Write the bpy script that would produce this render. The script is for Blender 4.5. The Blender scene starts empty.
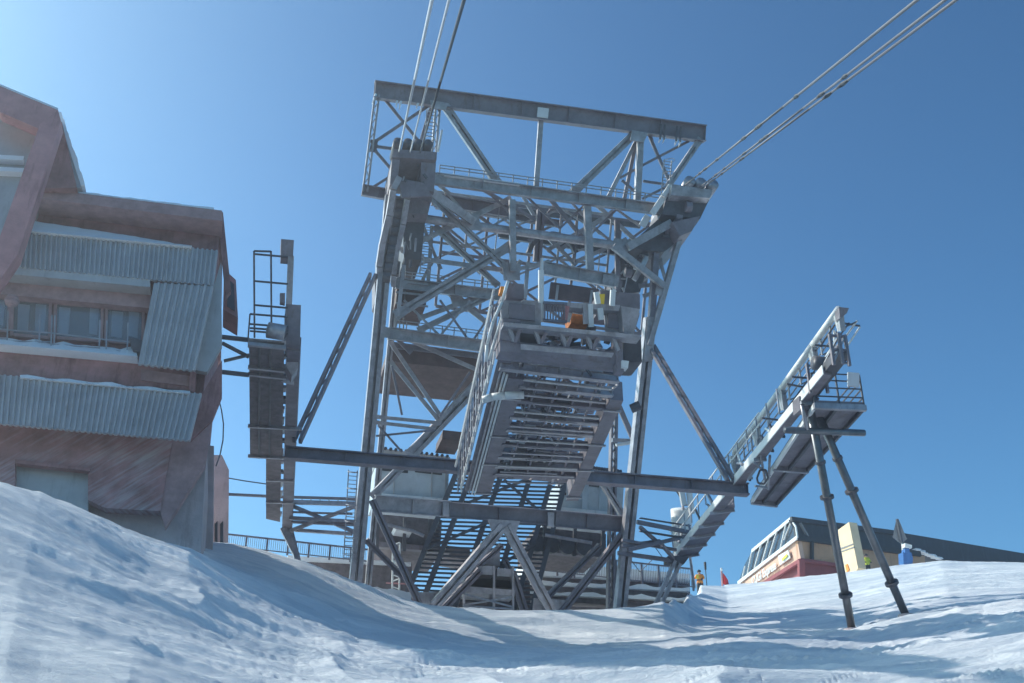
import bpy, math, random
import numpy as np
from mathutils import Vector, Matrix, noise
random.seed(4); rng = np.random.default_rng(4)
C = bpy.context.scene.collection
R = math.radians
# ------------------------------------------------------------------ camera
F = 1100.0; PITCH = R(27.0)
cp, sp = math.cos(PITCH), math.sin(PITCH)
RT, FW, UP = Vector((1, 0, 0)), Vector((0, cp, sp)), Vector((0, -sp, cp))
Z = Vector((0, 0, 1))
cam = bpy.data.objects.new('camera', bpy.data.cameras.new('camera')); C.objects.link(cam)
cam.rotation_euler = (R(90) + PITCH, 0, 0)
cam.data.sensor_width = 36; cam.data.lens = F / 1024 * 36
cam.data.clip_start = .1; cam.data.clip_end = 20000
bpy.context.scene.camera = cam

def ray(x, y): return RT * ((x - 512) / F) + FW + UP * ((341.5 - y) / F)
def hit(x, y, p0, n):
    r = ray(x, y); return r * (p0.dot(n) / r.dot(n))
def PD(x, y, d): return ray(x, y) * d                       # a surveyed point at depth d
def PZ(x, y, z): r = ray(x, y); return r * (z / r.z)        # ... on the level z
AZ = R(13.5)
U = Vector((math.cos(AZ), math.sin(AZ), 0)); D = Vector((-math.sin(AZ), math.cos(AZ), 0))
TH = R(22)
TN = (D * math.cos(TH) + Z * math.sin(TH)).normalized()     # normal of the inclined tower
TU = (Z * math.cos(TH) - D * math.sin(TH)).normalized()
T0 = PD(488, 590, 52)
def PF(x, y, L=0): return hit(x, y, T0 + D * L, TN)

# ------------------------------------------------------------------ materials
def lin(c): return tuple(((v / 255) / 12.92 if v / 255 <= .04045 else ((v / 255 + .055) / 1.055) ** 2.4) for v in c)
MATS = {}
def weather(name, rust=(.16, .085, .05), lo=.60, hi=.72, amt=.55):
    m = MATS[name]; nt = m.node_tree; N = nt.nodes; Lk = nt.links; b = N['Principled BSDF']; src = b.inputs['Base Color'].links[0].from_socket
    tc = N.new('ShaderNodeTexCoord'); mp = N.new('ShaderNodeMapping'); mp.vector_type = 'TEXTURE'; mp.inputs['Scale'].default_value = (.35, .35, 1.8)
    nz = N.new('ShaderNodeTexNoise'); nz.inputs['Scale'].default_value = 1; nz.inputs['Detail'].default_value = 8; nz.inputs['Roughness'].default_value = .7
    cr = N.new('ShaderNodeValToRGB'); cr.color_ramp.elements[0].position = lo; cr.color_ramp.elements[1].position = hi; cr.color_ramp.elements[1].color = (amt, amt, amt, 1)
    mx = N.new('ShaderNodeMixRGB'); mx.inputs['Color2'].default_value = (*rust, 1)
    Lk.new(tc.outputs['Object'], mp.inputs['Vector']); Lk.new(mp.outputs['Vector'], nz.inputs['Vector']); Lk.new(nz.outputs['Fac'], cr.inputs['Fac']); Lk.new(cr.outputs['Color'], mx.inputs['Fac']); Lk.new(src, mx.inputs['Color1']); Lk.new(mx.outputs['Color'], b.inputs['Base Color'])
def mat(name, col, rough=.6, metal=0, var=.25, scale=3, bump=0, bscale=20, spec=.5, col2=None, trans=0):
    m = bpy.data.materials.new(name); m.use_nodes = True; nt = m.node_tree; N = nt.nodes; Lk = nt.links
    b = N['Principled BSDF']
    b.inputs['Roughness'].default_value = rough; b.inputs['Metallic'].default_value = metal
    b.inputs['Specular IOR Level'].default_value = spec
    if trans: b.inputs['Transmission Weight'].default_value = trans
    tc = N.new('ShaderNodeTexCoord'); nz = N.new('ShaderNodeTexNoise')
    nz.inputs['Scale'].default_value = scale; nz.inputs['Detail'].default_value = 6; nz.inputs['Roughness'].default_value = .65
    Lk.new(tc.outputs['Object'], nz.inputs['Vector'])
    cr = N.new('ShaderNodeValToRGB'); e = cr.color_ramp.elements
    c2 = col2 or tuple(c * (1 - var) for c in col); c1 = tuple(min(1, c * (1 + var * .6)) for c in col)
    e[0].position = .32; e[1].position = .68
    e[0].color = (*c2, 1); e[1].color = (*c1, 1)
    Lk.new(nz.outputs['Fac'], cr.inputs['Fac']); Lk.new(cr.outputs['Color'], b.inputs['Base Color'])
    if bump:
        n2 = N.new('ShaderNodeTexNoise'); n2.inputs['Scale'].default_value = bscale; n2.inputs['Detail'].default_value = 8
        bp = N.new('ShaderNodeBump'); bp.inputs['Strength'].default_value = bump; bp.inputs['Distance'].default_value = .05
        Lk.new(tc.outputs['Object'], n2.inputs['Vector']); Lk.new(n2.outputs['Fac'], bp.inputs['Height'])
        Lk.new(bp.outputs['Normal'], b.inputs['Normal'])
    MATS[name] = m; return m
mat('galvanised', (.40, .385, .41), .42, .5, .35, 2.2, .1, 30)
mat('painted_steel', (.22, .198, .225), .55, .1, .3, 1.6, .1, 24)
mat('dark_steel', (.10, .098, .112), .5, .2, .35, 2.4)
mat('rusty_board', (.11, .07, .072), .75, 0, .4, 2)
mat('plank', (.19, .16, .168), .8, 0, .35, 3, .2)
mat('snow', (.84, .86, .88), .65, 0, .05, 2, .35, 6, .3)
mat('red_wood', (.36, .18, .18), .8, 0, .4, 1.3, .3, 12)
mat('red_paint', (.56, .26, .26), .6, 0, .25, 1.2, .1)
mat('frost_wood', (.42, .26, .26), .85, 0, .3, 2)
mat('concrete', (.56, .46, .46), .9, 0, .22, .8, .3, 14)
mat('sheet_metal', (.50, .485, .48), .45, .25, .18, .9)
mat('white_and_sunlit', (.72, .73, .72), .5, 0, .08, 2)  # real white coats, and sunlight put into the colour of some steel
mat('cabin_white', (.50, .56, .60), .5, 0, .12, 1.5)
mat('glass', (.03, .035, .045), .08, 0, .2, 1, spec=.8)
mat('curtain', (.42, .46, .52), .9, 0, .15, 3)
mat('grey_rope', (.16, .16, .175), .5, .3, .1, 1)
mat('rope', (.55, .56, .58), .5, .2, .1, 1)  # pale: sun on the left ropes is put into their colour
mat('dark_rope', (.07, .075, .085), .6, .3, .1, 1)  # dark tone of the third left rope and the ice lumps
mat('orange', (.92, .30, .04), .6, 0, .15, 3)
mat('rust_orange', (.55, .19, .06), .7, 0, .4, 4)
mat('yellow', (.78, .55, .05), .6, 0, .15, 3)
mat('lime', (.70, .72, .06), .6, 0, .15, 3)
mat('black', (.025, .026, .03), .6, 0, .3, 3)
mat('red', (.62, .03, .035), .6, 0, .2, 3)
mat('blue', (.04, .16, .42), .5, 0, .2, 3)
mat('cream', (.86, .64, .40), .7, 0, .12, .8)
mat('peach', (.66, .42, .31), .7, 0, .12, .8)
mat('base_red', (.30, .07, .075), .7, 0, .25, .8)
mat('trestle_steel', (.17, .175, .19), .36, .6, .3, 2)
mat('tan', (.55, .31, .18), .75, 0, .15, .6)
mat('roof_dark', (.02, .024, .034), .6, 0, .3, .8)
mat('window_glass', (.9, .95, 1), .03, 0, .02, 1, trans=.85)
mat('skin', (.50, .30, .22), .6, 0, .1, 4)
mat('sign_grey', (.25, .25, .26), .6, .2, .2, 3)
mat('lamp_panel', (.62, .66, .70), .4, 0, .06, 3)
M = MATS
weather('galvanised', (.19, .15, .13), .56, .7, .6); weather('painted_steel', (.13, .075, .055), .55, .7, .6); weather('sheet_metal', (.2, .17, .16), .56, .72, .5); weather('concrete', (.28, .2, .19), .54, .7, .6); weather('red_wood', (.12, .05, .055), .52, .68, .7); weather('red_paint', (.24, .09, .09), .55, .7, .6); weather('cabin_white', (.3, .33, .36), .55, .72, .5); weather('white_and_sunlit', (.4, .38, .36), .58, .72, .5); weather('tan', (.3, .17, .11), .55, .7, .6); weather('peach', (.42, .26, .2), .55, .7, .6); weather('roof_dark', (.05, .055, .07), .5, .66, .7)
# planks lying diagonally, frosted on their edges
def plank_mat():
    m = mat('diagonal_planks', (.38, .19, .19), .85, 0, .35, 1.5); nt = m.node_tree; N = nt.nodes; Lk = nt.links
    b = N['Principled BSDF']; src = b.inputs['Base Color'].links[0].from_socket
    tc = N.new('ShaderNodeTexCoord'); mp = N.new('ShaderNodeMapping'); mp.vector_type = 'TEXTURE'; mp.inputs['Rotation'].default_value = (0, R(-40), 0)
    wv = N.new('ShaderNodeTexNoise'); wv.inputs['Scale'].default_value = 1; wv.inputs['Detail'].default_value = 5
    mp.inputs['Scale'].default_value = (.9, 1, .07)
    Lk.new(tc.outputs['Object'], mp.inputs['Vector']); Lk.new(mp.outputs['Vector'], wv.inputs['Vector'])
    n2 = N.new('ShaderNodeTexNoise'); n2.inputs['Scale'].default_value = .55; Lk.new(tc.outputs['Object'], n2.inputs['Vector'])
    mu = N.new('ShaderNodeMath'); mu.operation = 'MULTIPLY'; Lk.new(wv.outputs['Fac'], mu.inputs[0]); Lk.new(n2.outputs['Fac'], mu.inputs[1])
    cr = N.new('ShaderNodeValToRGB'); cr.color_ramp.elements[0].position = .22; cr.color_ramp.elements[1].position = .46; cr.color_ramp.elements[1].color = (.5, .5, .5, 1)
    Lk.new(mu.outputs[0], cr.inputs['Fac'])
    mx = N.new('ShaderNodeMixRGB'); mx.inputs['Color2'].default_value = (.62, .58, .60, 1)
    Lk.new(cr.outputs['Color'], mx.inputs['Fac']); Lk.new(src, mx.inputs['Color1']); Lk.new(mx.outputs['Color'], b.inputs['Base Color'])
plank_mat()

# ------------------------------------------------------------------ objects
WLOC = {}
def tag(o, label, cat, group=None, kind=None):
    if label: o['label'] = label
    if cat: o['category'] = cat
    if group: o['group'] = group
    if kind: o['kind'] = kind
    return o
def thing(name, label, cat, loc, group=None):
    o = bpy.data.objects.new(name, None); C.objects.link(o); o.empty_display_size = .3
    o.location = loc; WLOC[o.name] = Vector(loc)
    return tag(o, label, cat, group)

class MB:
    def __init__(s): s.v = []; s.f = []; s.mi = []; s.cur = 0
    def add(s, vs, fs):
        k = len(s.v); s.v += [Vector(v) for v in vs]
        for f in fs: s.f.append([i + k for i in f]); s.mi.append(s.cur)
        return s
    def prism(s, pts, vec):
        n = len(pts); pts = [Vector(p) for p in pts]; vec = Vector(vec)
        nr = Vector((0, 0, 0))
        for i in range(n): nr += (pts[i] - pts[0]).cross(pts[(i + 1) % n] - pts[0])
        if nr.dot(vec) > 0: pts = pts[::-1]
        return s.add(pts + [p + vec for p in pts], [list(range(n)), list(range(2 * n - 1, n - 1, -1))] +
                     [[(i + 1) % n, i, i + n, (i + 1) % n + n] for i in range(n)])
    def box(s, c, ax, ay, az):
        c, ax, ay, az = map(Vector, (c, ax, ay, az))
        return s.prism([c - ax - ay - az, c + ax - ay - az, c + ax + ay - az, c - ax + ay - az], az * 2)
    def bar(s, p, q, t, w, n):
        p, q = Vector(p), Vector(q); d = (q - p); L = d.length
        if L < 1e-6: return s
        d /= L; sd = Vector(n).cross(d)
        if sd.length < 1e-4: sd = Vector((1, .3, 0)).cross(d)
        sd.normalize(); nn = d.cross(sd)
        a, b = sd * t / 2, nn * w / 2
        return s.prism([p - a - b, p + a - b, p + a + b, p - a + b], q - p)
    def ibeam(s, p, q, h, w, n, tf=.05, tw=.03):
        p, q = Vector(p), Vector(q); d = (q - p).normalized(); sd = Vector(n).cross(d).normalized(); nn = d.cross(sd)
        H, W = h / 2, w / 2
        prof = [(-H, -W), (-H, W), (-H + tf, W), (-H + tf, tw), (H - tf, tw), (H - tf, W), (H, W), (H, -W), (H - tf, -W), (H - tf, -tw), (-H + tf, -tw), (-H + tf, -W)]
        pts = [p + sd * a + nn * b for a, b in prof]; v = q - p; k = len(pts)
        vs = pts + [x + v for x in pts]
        fs = [[(i + 1) % k, i, i + k, (i + 1) % k + k] for i in range(k)]
        for a in ((0, 1, 2, 3, 10, 11), (3, 4, 9, 10), (4, 5, 6, 7, 8, 9)):
            fs.append(list(a)); fs.append([x + k for x in reversed(a)])
        s.add(vs, fs)
        nst = max(2, int((q - p).length / 2.2))          # web stiffeners
        for i in range(nst + 1):
            c = p + v * ((i + .02) / (nst + .04))
            s.box(c, d * .012, sd * (H - tf), nn * (W * .85))
        return s
    def tube(s, p, q, r, n=8, r2=None):
        p, q = Vector(p), Vector(q); d = (q - p).normalized()
        a = d.cross(Z if abs(d.z) < .9 else RT).normalized(); b = d.cross(a); r2 = r if r2 is None else r2
        vs = [p + (a * math.cos(2 * math.pi * i / n) + b * math.sin(2 * math.pi * i / n)) * r for i in range(n)] + \
             [q + (a * math.cos(2 * math.pi * i / n) + b * math.sin(2 * math.pi * i / n)) * r2 for i in range(n)]
        return s.add(vs, [[i, (i + 1) % n, (i + 1) % n + n, i + n] for i in range(n)] + [list(range(n))[::-1], list(range(n, 2 * n))])
    def path(s, pts, r, n=6):
        for a, b in zip(pts, pts[1:]): s.tube(a, b, r, n)
        return s
    def laced(s, p, q, t, w, n, chord=.3, pitch=None, side=None):
        """two chords with zigzag lacing between them"""
        p, q = Vector(p), Vector(q); d = (q - p); L = d.length; d /= L
        sd = Vector(n).cross(d).normalized(); o = sd * (t / 2 - t * chord / 2)
        s.bar(p - o, q - o, t * chord, w, n); s.bar(p + o, q + o, t * chord, w, n)
        pitch = pitch or t * 1.3; k = max(2, int(L / pitch))
        for i in range(k):
            a = p + d * (L * i / k); b = p + d * (L * (i + 1) / k)
            o2 = o if i % 2 else -o
            s.bar(a - o2, b + o2, max(.03, t * .12), w * .3, n)
        return s
    def build(s, name, m, parent=None, smooth=False, label=None, cat=None, group=None, kind=None, mats=None):
        vs = np.array([tuple(v) for v in s.v]); lo, hi = vs.min(0), vs.max(0)
        o0 = Vector(((lo[0] + hi[0]) / 2, (lo[1] + hi[1]) / 2, lo[2] if parent is None else (lo[2] + hi[2]) / 2))
        me = bpy.data.meshes.new(name); me.from_pydata((vs - np.array(o0)).tolist(), [], s.f); me.update()
        for x in (mats or [m]): me.materials.append(x)
        if mats: me.polygons.foreach_set('material_index', s.mi)
        if smooth: me.polygons.foreach_set('use_smooth', [True] * len(me.polygons))
        o = bpy.data.objects.new(name, me); C.objects.link(o)
        if parent is not None:
            o.parent = parent; o.location = o0 - WLOC[parent.name]
        else: o.location = o0
        WLOC[o.name] = o0
        return tag(o, label, cat, group, kind)

def px2m(t, p): return t * FW.dot(Vector(p)) / F
# a straight steel member between two surveyed points of the tower frame
def mem(root, name, x1, y1, x2, y2, t, L=0, kind='B', m='galvanised', L2=None, w=None, label=None):
    p, q = PF(x1, y1, L), PF(x2, y2, L if L2 is None else L2)
    tm = px2m(t, (p + q) / 2); mb = MB(); w = w or max(.08, tm * .7)
    if kind == 'B': mb.bar(p, q, tm, w, TN)
    elif kind == 'I': mb.ibeam(p, q, tm, w, TN)
    elif kind == 'T': mb.tube(p, q, tm / 2, 10)
    elif kind == 'C': mb.laced(p, q, tm, w, TN, .38, tm * 3.5); mb.bar(p + TN * w * .25, q + TN * w * .25, tm * .9, .02, TN)
    elif kind == 'L': mb.laced(p, q, tm, w, TN, .3, tm * 1.2)
    elif kind == 'X':                                     # angle iron
        mb.bar(p, q, tm, .03, TN); d = (q - p).normalized(); sd = TN.cross(d).normalized()
        mb.bar(p + sd * (tm / 2 - .015) + TN * w / 2, q + sd * (tm / 2 - .015) + TN * w / 2, .03, w - .036, TN)
    if name in ('brace', 'diagonal_strut', 'crossbeam') and kind in 'XCI' and t >= 3:
        d = (q - p).normalized()
        for c, sg in ((p, 1), (q, -1)):
            g = max(.22, tm * 1.25) if kind != 'I' else tm * .9
            sd = TN.cross(d).normalized(); c2 = c - TN * (w / 2 + .012) * .6
            mb.prism([c2 - sd * g * .5 - d * sg * g * .35, c2 + sd * g * .5 - d * sg * g * .35, c2 + sd * g * .38 + d * sg * g * 1.1, c2 - sd * g * .38 + d * sg * g * 1.1], -TN * .02)
            for k in range(4):
                b_ = c2 + d * sg * g * (.1 + .55 * (k // 2)) + sd * g * (.22 if k % 2 else -.22); mb.tube(b_ - TN * .02, b_ - TN * .05, .03, 6)
    return mb.build(name, M[m], root, label=label)
def plate(root, name, pts, L, th, m='galvanised', label=None):
    return MB().prism([PF(x, y, L) for x, y in pts], D * th).build(name, M[m], root, label=label)

# ================================================================== TERRAIN
COLS = [  # px, r at frame bottom, r and py of the near roll, r and py of the crest
 (-2200, 12, 24, 560, 44, 560), (-1300, 12, 24, 480, 44, 470), (-700, 12, 24, 440, 44, 440), (-300, 12, 24, 466, 44, 470), (0, 12, 24, 485, 44, 500), (40, 12, 25, 495, 44, 507), (70, 12.3, 25.5, 507, 44, 517), (100, 12.5, 26, 521, 45, 527),
 (150, 13, 28, 542, 45, 540), (190, 14, 29, 552, 45, 541), (230, 15, 30, 575, 45, 544), (265, 16, 31, 590, 45, 552), (300, 17, 32, 602, 45, 562), (355, 18, 34, 618, 46, 582),
 (400, 18.5, 35, 627, 46, 597), (430, 19, 36, 632, 46, 603), (500, 20, 37, 640, 46, 608.5), (560, 20, 38, 642, 46, 610.5), (620, 20, 39, 640, 47, 608), (665, 20, 39.5, 638, 49, 600),
 (676, 20, 39.7, 637, 53, 598), (690, 20, 40, 636, 64, 592), (704, 20, 40, 635, 78, 585), (730, 20, 40, 632, 85, 584.5), (770, 20, 40, 632, 85, 581), (800, 20, 40, 632, 85, 577), (850, 20, 40, 631, 85, 572.5), (900, 20, 38, 620, 85, 566), (950, 20, 37, 611, 85, 560),
 (1024, 20, 36, 602, 85, 561.5), (1400, 20, 36, 590, 85, 560), (2200, 20, 36, 600, 85, 580), (3600, 20, 36, 660, 85, 640)]
def az_e(px, py):
    r = ray(px, py); h = math.hypot(r.x, r.y); return math.atan2(r.x, r.y), r.z / h
RS = np.array([])
cols = []
for px, rb, rm, pm, rc, pc in COLS:
    a, eb = az_e(px, 683); a2, em = az_e(px, pm); a3, ec = az_e(px, pc)
    zb, zm, zc = eb * rb, em * rm, ec * rc
    rd = rm + 3.5
    zd = max(zm - .5 + (rd - rm) * .05, zm + (zc - zm) * 3.5 / (rc - rm) * .55 - .15)
    if zc - zm > 3.0 or px > 300: zd = zm + (zc - zm) * 3.5 / (rc - rm) * .8
    cols.append((a2, [0, 6, rb, rm, rd, rc, rc + 5, rc + 40, rc + 400, 1600],
                 [-1.7, -1.7 + (zb + 1.7) * (6 / rb) * .8, zb, zm, zd, zc, zc + .35, zc + 2.0, zc - 20, zc - 120]))
def pchip(x, y, xi):
    x, y = np.array(x, float), np.array(y, float); h = np.diff(x); dl = np.diff(y) / h; d = np.zeros_like(y)
    for i in range(1, len(x) - 1):
        if dl[i - 1] * dl[i] > 0:
            w1, w2 = 2 * h[i] + h[i - 1], h[i] + 2 * h[i - 1]; d[i] = (w1 + w2) / (w1 / dl[i - 1] + w2 / dl[i])
    d[0], d[-1] = dl[0], dl[-1]
    k = np.clip(np.searchsorted(x, xi) - 1, 0, len(x) - 2); t = (xi - x[k]) / h[k]
    return ((1 + 2 * t) * (1 - t) ** 2 * y[k] + t * (1 - t) ** 2 * h[k] * d[k] + t * t * (3 - 2 * t) * y[k + 1] + t * t * (t - 1) * h[k] * d[k + 1])
def profile(c, r):          # height along one bearing: rises steadily in elevation up to the crest
    x, y = np.array(c[1], float), np.array(c[2], float)
    far = pchip(x[1:], y[1:] / x[1:], np.maximum(r, x[1])) * np.maximum(r, x[1])
    return np.where(r < x[1], y[0] + (y[1] - y[0]) * r / x[1], far)
CA = np.array([c[0] for c in cols])
def vnoise(x, y, seed):
    xi, yi = np.floor(x).astype(np.int64), np.floor(y).astype(np.int64); fx, fy = x - xi, y - yi
    fx, fy = fx * fx * fx * (fx * (fx * 6 - 15) + 10), fy * fy * fy * (fy * (fy * 6 - 15) + 10)
    def h(a, b):
        n = (a * 374761393 + b * 668265263 + seed * 1442695041) & 0x7fffffff
        n = ((n ^ (n >> 13)) * 1274126177) & 0x7fffffff
        return ((n ^ (n >> 16)) & 0xffff) / 65535.0
    return (h(xi, yi) * (1 - fx) + h(xi + 1, yi) * fx) * (1 - fy) + (h(xi, yi + 1) * (1 - fx) + h(xi + 1, yi + 1) * fx) * fy - .5
def q0(X, Y): return (X - Y) * .04
def rough(X, Y, rr):
    # wind-packed ridges running across the slope, skied-out lumps and crumbs
    a = R(14); u = X * math.cos(a) + Y * math.sin(a); v = -X * math.sin(a) + Y * math.cos(a)
    wx = vnoise(X * .15, Y * .15, 3) * 3
    h = vnoise(X * .11, Y * .11, 11) * .5
    h += vnoise(u * .22, v * .6 + wx, 1) * .45 + vnoise(u * .45, v * 1.3 + wx, 2) * .26
    rd = 1 - np.abs(vnoise(u * .33 + wx, v * .95, 8)) * 2; h += rd ** 3 * .3 - .05
    m = np.clip(vnoise(X * .13 + 9, Y * .13, 21) * 2.6 + .45, 0, 1)
    h += m * (vnoise(u * .6, v * 2.6, 4) * .24 + vnoise(u * 1.3, v * 5.2, 5) * .13 + vnoise(u * 3.1, v * 6, 15) * .06 + vnoise(X * 5, Y * 7, 6) * .06 + vnoise(X * 13, Y * 13, 9) * .02)
    th = np.arctan2(X, Y)
    for ang, off, sd, amp in ((58, 0, 31, .07), (34, 3, 32, .06), (-40, 7, 33, .05)):           # ski tracks crossing the slope
        c, s_ = math.cos(R(ang)), math.sin(R(ang)); p = X * s_ + Y * c; q = X * c - Y * s_ + vnoise(p * .05, q0(X, Y), sd) * 5
        g = 1 - np.abs(vnoise(p * .03 + off, q * 2.6, sd + 5)) * 2
        h -= amp * np.clip((g - .86) / .14, 0, 1) * np.clip(vnoise(p * .08, q * .3, sd + 9) * 3 + .6, 0, 1)
    h *= np.interp(th, [-.42, -.2], [.42, 1])
    return h * np.clip((rr - 3) / 8, 0, 1) * np.interp(rr, [25, 42, 55, 75, 140], [1, .5, .5, .3, .25])
def ground_z(x, y, nz=True):
    a = math.atan2(x, y); r = math.hypot(x, y); j = int(np.clip(np.searchsorted(CA, a) - 1, 0, len(CA) - 2)); t = (a - CA[j]) / (CA[j + 1] - CA[j])
    xr = np.array([r]); z = (profile(cols[j], xr) * (1 - t) + profile(cols[j + 1], xr) * t)[0]
    return z + (float(rough(np.array([x]), np.array([y]), np.array([r]))[0]) * .55 if nz else 0)
SH = 0
def terrain():
    A = np.concatenate([np.linspace(CA[0], az_e(-60, 600)[0], 90)[:-1], np.linspace(az_e(-60, 600)[0], az_e(1084, 600)[0], 620), np.linspace(az_e(1084, 600)[0], CA[-1], 90)[1:]])
    rr = np.concatenate([np.linspace(.5, 9, 20)[:-1], np.geomspace(9, 100, 420)[:-1], np.geomspace(100, 1600, 45)])
    prof = np.array([profile(c, rr) for c in cols])
    # smooth interpolation across azimuth
    Zb = np.stack([np.interp(A, CA, prof[:, k]) for k in range(len(rr))])     # r x a
    XX = rr[:, None] * np.sin(A)[None]; YY = rr[:, None] * np.cos(A)[None]
    ZZ = Zb + rough(XX, YY, np.broadcast_to(rr[:, None], XX.shape)) * .55
    for px, py, d in ((852.5, 632, 38.6), (907, 618, 38.8), (553, 613, 52), (436, 604, 52), (357, 584, 51), (621, 609, 52)):
        f = PD(px, py, d); q = (XX - f.x) ** 2 + (YY - f.y) ** 2; q2 = (XX - f.x - .6) ** 2 + (YY - f.y + .15) ** 2
        ZZ += .22 * np.exp(-q2 / .35) - .16 * np.exp(-q / .12) if d < 45 else .25 * np.exp(-q2 / .6)
    n, k = ZZ.shape
    V = np.stack([XX, YY, ZZ], -1).reshape(-1, 3)
    i = np.arange(n - 1)[:, None] * k + np.arange(k - 1)[None]
    Q = np.stack([i, i + 1, i + k + 1, i + k], -1).reshape(-1, 4)[:, ::-1]
    me = bpy.data.meshes.new('snow_slope'); me.from_pydata(V.tolist(), [], Q.tolist()); me.update()
    me.polygons.foreach_set('use_smooth', [True] * len(me.polygons))
    m = M['snow'].copy(); m.name = 'slope_snow'; nt = m.node_tree; N = nt.nodes; Lk = nt.links; b = N['Principled BSDF']
    # wind crust: greyer icy patches drawn out along the drift direction, between fresher powder
    tc = N.new('ShaderNodeTexCoord'); mp = N.new('ShaderNodeMapping'); mp.vector_type = 'TEXTURE'; mp.inputs['Rotation'].default_value = (0, 0, R(14)); mp.inputs['Scale'].default_value = (6, 1.7, 2)
    n1 = N.new('ShaderNodeTexNoise'); n1.inputs['Scale'].default_value = 1; n1.inputs['Detail'].default_value = 9; n1.inputs['Roughness'].default_value = .68; n1.inputs['Distortion'].default_value = .6
    cr = N.new('ShaderNodeValToRGB'); e = cr.color_ramp.elements; e[0].position = .40; e[1].position = .62
    e[0].color = (.60, .66, .72, 1); e[1].color = (.90, .91, .92, 1)
    for a, c in ((tc.outputs['Object'], mp.inputs['Vector']), (mp.outputs['Vector'], n1.inputs['Vector']), (n1.outputs['Fac'], cr.inputs['Fac']), (cr.outputs['Color'], b.inputs['Base Color'])): Lk.new(a, c)
    mp2 = N.new('ShaderNodeMapping'); mp2.vector_type = 'TEXTURE'; mp2.inputs['Rotation'].default_value = (0, 0, R(14)); mp2.inputs['Scale'].default_value = (1.1, .42, .5)
    n2 = N.new('ShaderNodeTexNoise'); n2.inputs['Scale'].default_value = 1.6; n2.inputs['Detail'].default_value = 10; n2.inputs['Roughness'].default_value = .7
    bp = [n for n in N if n.type == 'BUMP'][0]; bp.inputs['Strength'].default_value = .8; bp.inputs['Distance'].default_value = .16
    Lk.new(tc.outputs['Object'], mp2.inputs['Vector']); Lk.new(mp2.outputs['Vector'], n2.inputs['Vector']); Lk.new(n2.outputs['Fac'], bp.inputs['Height'])
    Lk.new(n1.outputs['Fac'], b.inputs['Roughness'])
    me.materials.append(m)
    o = bpy.data.objects.new('snow_slope', me); C.objects.link(o); o['kind'] = 'structure'
    return o
terrain()

# ================================================================== TRAM TOWER
tw = thing('tram_tower', 'tall inclined grey steel lattice tower with a wide top beam and rope saddles', 'tower', PF(488, 600))
# legs
mem(tw, 'leg', 354, 596, 391, 196, 12, 0, 'C', 'galvanised', w=.55)
mem(tw, 'leg', 368, 585, 404, 196, 6, 2.5, 'C', 'galvanised', w=.4)
mem(tw, 'leg', 619, 618, 650, 318, 11, 0, 'C', 'galvanised', w=.5)
mem(tw, 'leg', 649, 345, 683, 226, 5, -.3, 'B', 'galvanised', w=.35)
mem(tw, 'leg', 650, 340, 656, 250, 6, 0, 'B', 'painted_steel', w=.35)
mem(tw, 'leg', 610, 618, 614, 405, 7, 3.2, 'L', 'painted_steel', w=.4)
mem(tw, 'leg', 614, 560, 617, 612, 5, 4.2, 'B', 'painted_steel')
# top gantry
mem(tw, 'top_beam', 374, 90, 705, 134, 17, 1.2, 'I', 'painted_steel', w=.5)
plate(tw, 'splice_plate', [(538, 107), (549, 108.5), (548, 118), (537, 116.5)], .9, .05, 'white_and_sunlit')
mem(tw, 'lower_chord', 362, 190, 395, 196, 11, 1.2, 'I', 'painted_steel', w=.4)
mem(tw, 'lower_chord', 432, 199, 512, 212, 12, 1.6, 'I', 'painted_steel', w=.4)
mem(tw, 'gantry_post', 377, 95, 365, 192, 6, 1.2, 'L', 'galvanised', w=.3)
for a in [(384, 98, 421, 144, 3), (373, 143, 431, 104, 3), (373, 146, 396, 149, 3), (373, 148, 392, 170, 3), (370, 189, 394, 174, 2.5), (374, 143, 373, 150, 6)]:
    mem(tw, 'brace', *a, 1.4, 'X', 'painted_steel')
mem(tw, 'gantry_post', 438, 105, 434, 152, 6, 1.2, 'L', 'galvanised', w=.3)
mem(tw, 'gantry_post', 431, 106, 419, 147, 3, 2.2, 'B', 'painted_steel')
mem(tw, 'gantry_post', 442, 130, 438, 152, 2, .6, 'B', 'white_and_sunlit')
mem(tw, 'diagonal_strut', 445, 106, 498, 184, 8, 1.3, 'C', 'galvanised', w=.3)
mem(tw, 'gantry_post', 541, 118, 536, 190, 5, 1.3, 'B', 'galvanised')
mem(tw, 'diagonal_strut', 634, 134, 574, 192, 8, 1.3, 'C', 'galvanised', w=.3)
mem(tw, 'gantry_post', 640.5, 136, 637, 204, 6, 1.2, 'B', 'galvanised', w=.3)
mem(tw, 'diagonal_strut', 637, 140, 608, 198, 4, 1.5, 'X')
mem(tw, 'diagonal_strut', 636, 142, 624, 200, 3.5, 2.4, 'B', 'painted_steel')
for a in [(650, 137, 669, 180, 3), (689, 141, 645, 164, 2.5), (645, 164, 620, 178, 2.5), (643, 181, 664, 184, 2.5), (642, 199, 666, 187, 2.5), (622, 180, 640, 196, 2.5)]:
    mem(tw, 'brace', *a, 1.5, 'X', 'painted_steel')
mem(tw, 'diagonal_strut', 699, 141, 668, 186, 6, 1.2, 'C', 'galvanised', w=.25)
for a in [(376, 94, 372, 104), (401, 101, 399, 110), (397, 100, 396, 108), (418, 103, 416, 109), (661, 137, 658.5, 143), (665, 137, 662.5, 143.5), (677, 139, 674.5, 146), (681, 140, 678.5, 147)]:
    p, q = PF(a[0], a[1], 1), PF(a[2], a[3], 1); MB().tube(p, q, .07, 6, .015).build('icicle', M['snow'], tw, True)
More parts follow.
